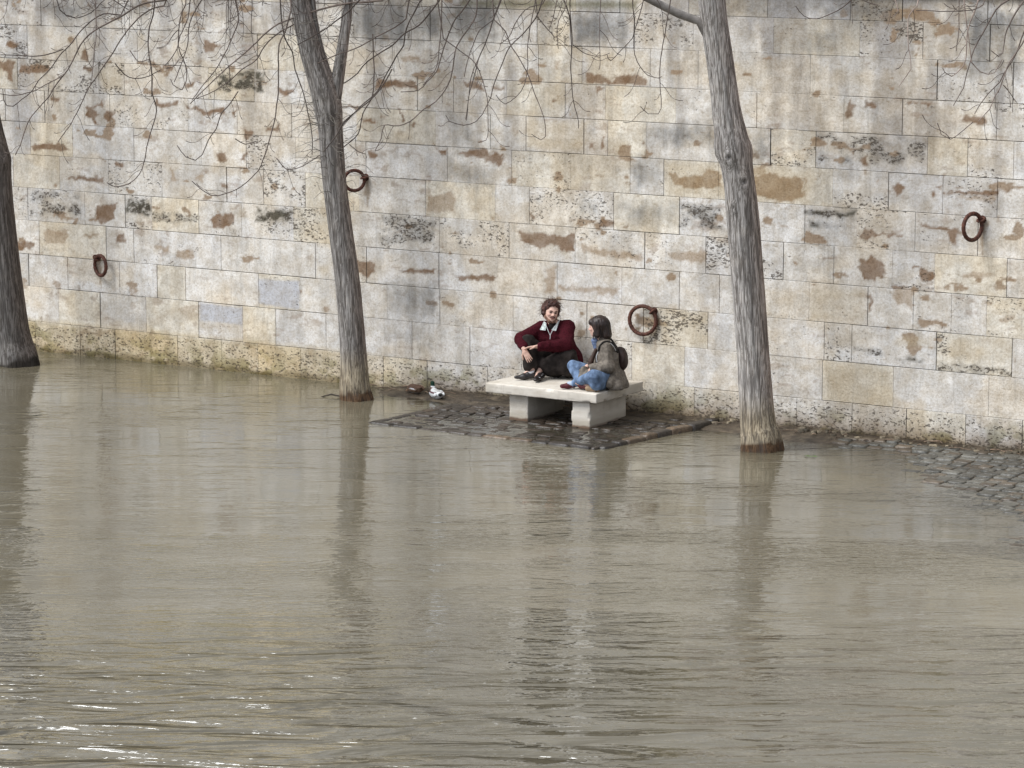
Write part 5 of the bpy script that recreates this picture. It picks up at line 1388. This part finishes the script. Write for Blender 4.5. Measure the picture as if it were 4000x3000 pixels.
    for _ in range(110):
        a = rr.uniform(-2.3, 2.3) + math.pi / 2; x, y = math.cos(a), math.sin(a); q = []
        z0 = rr.uniform(.05, .12)
        for k in range(7):
            u = k / 6; rx = .094 - .012 * u + .004 * rr.random(); q.append((x * rx * (1 - .35 * (1 - u)) , y * (.112 - .01 * u) * (1 - .3 * (1 - u)) + .02, z0 + (-.135 - z0 + rr.uniform(-.012, .015)) * u ** 1.1))
        q = A(q) @ HM.T * hs + hc; add_tube(g, q, np.linspace(.0028, .0012, 7), 4)
    g.build('hair_strands', MAT_HAIRW, ho)
    # small rucksack and its straps
    b = t2 = tag(empty('backpack', (t.location.x, t.location.y, t.location.z), R(YAW)), 'small dark brown rucksack worn on the back of the woman in the taupe coat', 'backpack')
    V = None
    pk = union([cap((.095, .09, .29), (.075, .09, .43), .075, .062, ((1, 0, .2), 1.15)), (ell((.100, .09, .33), (.068, .105, .135)), .03)], .03)
    sculpt('pouch', folds(pk, .006, 14, 2), (-.02, -.04, .14), (.24, .24, .54), .006, MAT_PACK, b, 1)
    g = Geo()
    P1 = resample([(-.195, -.155, .475), (-.18, -.165, .535), (-.135, -.155, .585), (-.08, -.125, .588), (-.03, -.105, .555), (.01, -.06, .49), (.045, .0, .43)], .02)
    def ribbon(P, w, th):
        for k in (-1, 0, 1): add_tube(g, P + A([0, 0, 0]) + A([w * k * .35, w * k * .5, 0]), th, 6)
    ribbon(P1, .018, .008)
    P2 = resample([(-.195, -.155, .475), (-.225, -.165, .41), (-.215, -.175, .33)], .02); ribbon(P2, .012, .006)
    P3 = resample([(-.17, .20, .50), (-.13, .20, .585), (-.05, .17, .58), (.04, .15, .46)], .02); ribbon(P3, .018, .008)
    g.build('strap', MAT_BLACKSTRAP, b)
    g = Geo()
    add_tube(g, resample([(-.055, -.135, .568), (-.015, -.115, .525), (.015, -.085, .47)], .02), .0038, 6)
    g.build('piping', MAT_WHITE, b); g = Geo()
    add_tube(g, resample([(-.200, -.185, .470), (-.222, -.188, .41), (-.212, -.19, .345)], .02), .0036, 6)
    g.build('piping', MAT_WHITE, b)
MAT_SOCKB = simple('pale_blue_sock', (.42, .50, .60), .85, .15, 40)
build_man(); build_woman()

# ------------------------------------------------------------------ ducks
MAT_FEATHER = simple('feathers', (.5, .5, .5), .75, .22, 70, .002, 120, .2, attr=True)
MAT_BILL = simple('orange_bill', (.42, .17, .04), .5, .2, 30)
def duck(name, loc, heading, label, drake, pose):
    t = empty(name, loc, R(heading)); t.scale = (.78, .78, .78); tag(t, label, 'duck')
    A = np.array
    if drake:
        hd = A([.175, 0, .245]); parts = [ell((0, 0, .085), (.185, .090, .078)), (cap((.10, 0, .10), (.145, 0, .17), .062, .036), .04), (cap((.145, 0, .165), (.17, 0, .235), .034, .030), .02), (ell(hd, (.043, .031, .033)), .015), (cap((-.13, 0, .10), (-.245, 0, .120), .055, .014, ((0, 0, 1), 1.6)), .04),
                                          (ell((-.03, .072, .10), (.15, .030, .050)), .012), (ell((-.03, -.072, .10), (.15, .030, .050)), .012)]
        bill = ((.21, 0, .237), (.265, 0, .222))
    else:
        hd = A([.235, 0, .055]); parts = [ell((0, 0, .12), (.175, .092, .075), None), (cap((.10, 0, .11), (.19, 0, .075), .062, .034), .04), (ell(hd, (.043, .030, .032)), .015), (cap((-.12, 0, .14), (-.225, 0, .175), .052, .013, ((0, 0, 1), 1.6)), .04),
                                          (ell((-.03, .072, .135), (.15, .030, .050)), .012), (ell((-.03, -.072, .135), (.15, .030, .050)), .012)]
        bill = ((.265, 0, .045), (.31, 0, .018))
    def colf(V):
        x, y, z = V[:, 0], V[:, 1], V[:, 2]; C = np.zeros((len(V), 3))
        n = fbm2(x * 60, z * 90 + y * 40, 4, 3)[:, None]
        if drake:
            C[:] = (.62, .64, .64)
            w = smooth(.03, .06, np.abs(y)) * smooth(.145, .135, z) * smooth(.108, .118, z) * (x < .09) * (x > -.2); C = C * (1 - w[:, None]) + A([.10, .045, .05]) * w[:, None]
            w = (smooth(.12, .15, z) * smooth(.05, .02, np.abs(y)) * (x < .05))[:, None] * .5; C = C * (1 - w) + A([.30, .28, .25]) * w
            w = smooth(-.16, -.20, x)[:, None]; C = C * (1 - w) + A([.03, .03, .03]) * w
            w = (smooth(-.12, -.15, x) * smooth(-.20, -.17, x))[:, None]; C = C * (1 - w) + A([.7, .72, .72]) * w
            w = (smooth(.09, .12, x) * smooth(.20, .17, z))[:, None]; C = C * (1 - w) + A([.14, .06, .04]) * w
            w = (smooth(.195, .205, z))[:, None]; C = C * (1 - w) + A([.010, .035, .022]) * w
            w = (smooth(.183, .189, z) * smooth(.203, .197, z) * (x > .1))[:, None]; C = C * (1 - w) + A([.7, .7, .7]) * w
        else:
            C[:] = (.20, .13, .085); C = C * (.45 + 1.1 * n)
            w = smooth(.13, .16, z)[:, None] * .7; C = C * (1 - w) + A([.075, .04, .03]) * w
            w = smooth(.10, .06, z)[:, None] * (x < .12)[:, None] * .8; C = C * (1 - w) + A([.42, .39, .35]) * w
            w = ((np.abs(y) > .06) & (z > .135) & (z < .150) & (x > -.13) & (x < -.02))[:, None] * .9; C = C * (1 - w) + A([.75, .75, .75]) * w
            w = ((np.abs(y) > .085) & (z > .128) & (z < .140) & (x > -.16) & (x < .02))[:, None] * .8; C = C * (1 - w) + A([.7, .7, .7]) * w
        return C
    sculpt('body', union(parts, .03), (-.27, -.12, -.02), (.30, .12, .30), .0055, MAT_FEATHER, t, 1, colf)
    g = Geo(); add_tube(g, [bill[0], ((A(bill[0]) + A(bill[1])) / 2), bill[1], A(bill[1]) + A([.004, 0, -.001])], [.014, .012, .013, .003], 10)
    g.build('bill', MAT_BILL if not drake else simple('yellow_bill', (.36, .30, .08), .5), t)
    for s in (-1, 1):
        g = Geo(); z0 = .055 if not drake else .03
        add_tube(g, [(-.01, s * .035, z0), (-.015, s * .036, -.01), (-.008, s * .037, -.055)], [.009, .006, .006], 7)
        V = [(-.02, s * .037, -.055), (.045, s * .037 - .025, -.06), (.055, s * .037, -.06), (.045, s * .037 + .025, -.06), (-.02, s * .037, -.062)]
        g.add(V, [(0, 1, 2, 2), (0, 2, 3, 3), (4, 2, 1, 1), (4, 3, 2, 2)]); g.build('leg', MAT_BILL, t)
duck('duck', (-2.86, .84, .0), YAW + 112, 'white flanked drake with dark green head and purple brown wing stripe, wading near the bench', True, 0)
duck('duck', (-3.28, .98, -.015), YAW + 122, 'mottled brown duck with head lowered and orange legs, at the foot of the wall', False, 0)

# ------------------------------------------------------------------ debris on the silt
def debris():
    rr = random.Random(4); g = Geo()
    for _ in range(46):
        if rr.random() < .6: x = rr.uniform(1.0, 5.2); y = rr.uniform(.9, 1.2)
        else: x = rr.uniform(-4.6, 1.0); y = rr.uniform(.75, 1.2)
        z = max(0, float(ground_h(x, y))) + .012; a = rr.uniform(-.7, .7); L = rr.uniform(.05, .28)
        q = [(x + math.cos(a) * L * u + rr.uniform(-.01, .01), y + math.sin(a) * L * u * .4, z + .02 * math.sin(3 * u)) for u in (0, .3, .6, 1)]
        add_tube(g, q, [.006, .007, .005, .003], 6, np.array([.14, .10, .07]) * rr.uniform(.4, 1.8))
    for _ in range(70):
        x = rr.uniform(.9, 5.4); y = rr.uniform(1.02, 1.2); s = rr.uniform(.012, .05); z = float(ground_h(x, y)) + s * .2
        sett(g, x, y, z + s * .4, s * 2, s * 1.3, s, rr.uniform(0, 3), np.array([.24, .20, .14]) * rr.uniform(.2, 1.2), [rr.uniform(-1.5, 1.5) for _ in range(8)])
    for x, y in ((-4.2, .22),):
        q = [(x, y, .0), (x + .12, y + .05, .035), (x + .28, y + .06, .02), (x + .42, y + .04, -.01)]
        add_tube(g, q, [.006, .012, .010, .005], 7, (.05, .04, .03))
    o = g.build('driftwood_litter', MAT_DEBRIS); tag(o, 'sticks, crumbled stone and roots washed up along the foot of the wall', 'litter', None, 'stuff')
MAT_DEBRIS = simple('debris', (.2, .15, .1), .7, .4, 25, .004, 60, attr=True)
debris()
leaf = Geo()
leaf.add([(0, 0, .004), (.05, .02, .012), (.11, .0, .006), (.05, -.025, .012)], [(0, 3, 2, 1)]); leaf.add([(.08, .01, .006), (.13, .04, .014), (.17, .03, .006), (.13, .0, .01)], [(0, 3, 2, 1)])
lo = leaf.build('floating_leaf', simple('green_leaf', (.09, .17, .03), .5, .2, 20), None, False, (2.86, -.16, .002))
tag(lo, 'small green leaf floating just right of the knotted tree', 'leaf')

# ------------------------------------------------------------------ light, sky, camera
SUN_EL, SUN_AZ = 52, 232      # azimuth measured anticlockwise from +X: from the left, in front of the wall
sd = Vector((math.cos(R(SUN_EL)) * math.cos(R(SUN_AZ)), math.cos(R(SUN_EL)) * math.sin(R(SUN_AZ)), math.sin(R(SUN_EL))))
L = bpy.data.lights.new('sun', 'SUN'); L.energy = SUN_E; L.angle = R(30); L.color = (1, .98, .95)
lo_ = bpy.data.objects.new('sun', L); COL.objects.link(lo_); lo_.rotation_euler = (-sd).to_track_quat('-Z', 'Y').to_euler()
W = bpy.data.worlds.new('World'); SC.world = W; W.use_nodes = True
nt = W.node_tree; nt.nodes.clear(); n = N(nt)
sky = nt.nodes.new('ShaderNodeTexSky'); sky.sky_type = 'NISHITA'; sky.sun_disc = False
sky.sun_elevation = R(SUN_EL); sky.sun_rotation = R(90 - SUN_AZ); sky.air_density = 1.5; sky.dust_density = 1; sky.ozone_density = 1
hs_ = n.node('HueSaturation', {'Saturation': .05, 'Color': sky.outputs[0]})
tint = n.node('VectorMath', {0: hs_.outputs[0], 1: (.93, .98, 1.09)}, operation='MULTIPLY')
bg = n.node('Background', {'Color': tint.outputs[0], 'Strength': SKY_E})
wo = nt.nodes.new('ShaderNodeOutputWorld'); nt.links.new(bg.outputs[0], wo.inputs[0])

cam = bpy.data.cameras.new('camera'); cam.sensor_width = 36; cam.lens = 12800 / 4000 * 36; cam.clip_start = .5; cam.clip_end = 2000
co_ = bpy.data.objects.new('camera', cam); COL.objects.link(co_)
pitch = R(9.35)
co_.matrix_world = Matrix.Translation((19.81098858, -33.09841525, 6.91492973)) @ Matrix.Rotation(R(YAW), 4, 'Z') @ Matrix.Rotation(R(90) - pitch, 4, 'X')
SC.camera = co_
SC.render.engine = 'CYCLES'
SC.cycles.max_bounces = 6; SC.cycles.transparent_max_bounces = 6; SC.cycles.caustics_reflective = False; SC.cycles.caustics_refractive = False
SC.view_settings.view_transform = 'Standard'; SC.view_settings.look = 'None'; SC.view_settings.exposure = 0; SC.view_settings.gamma = 1
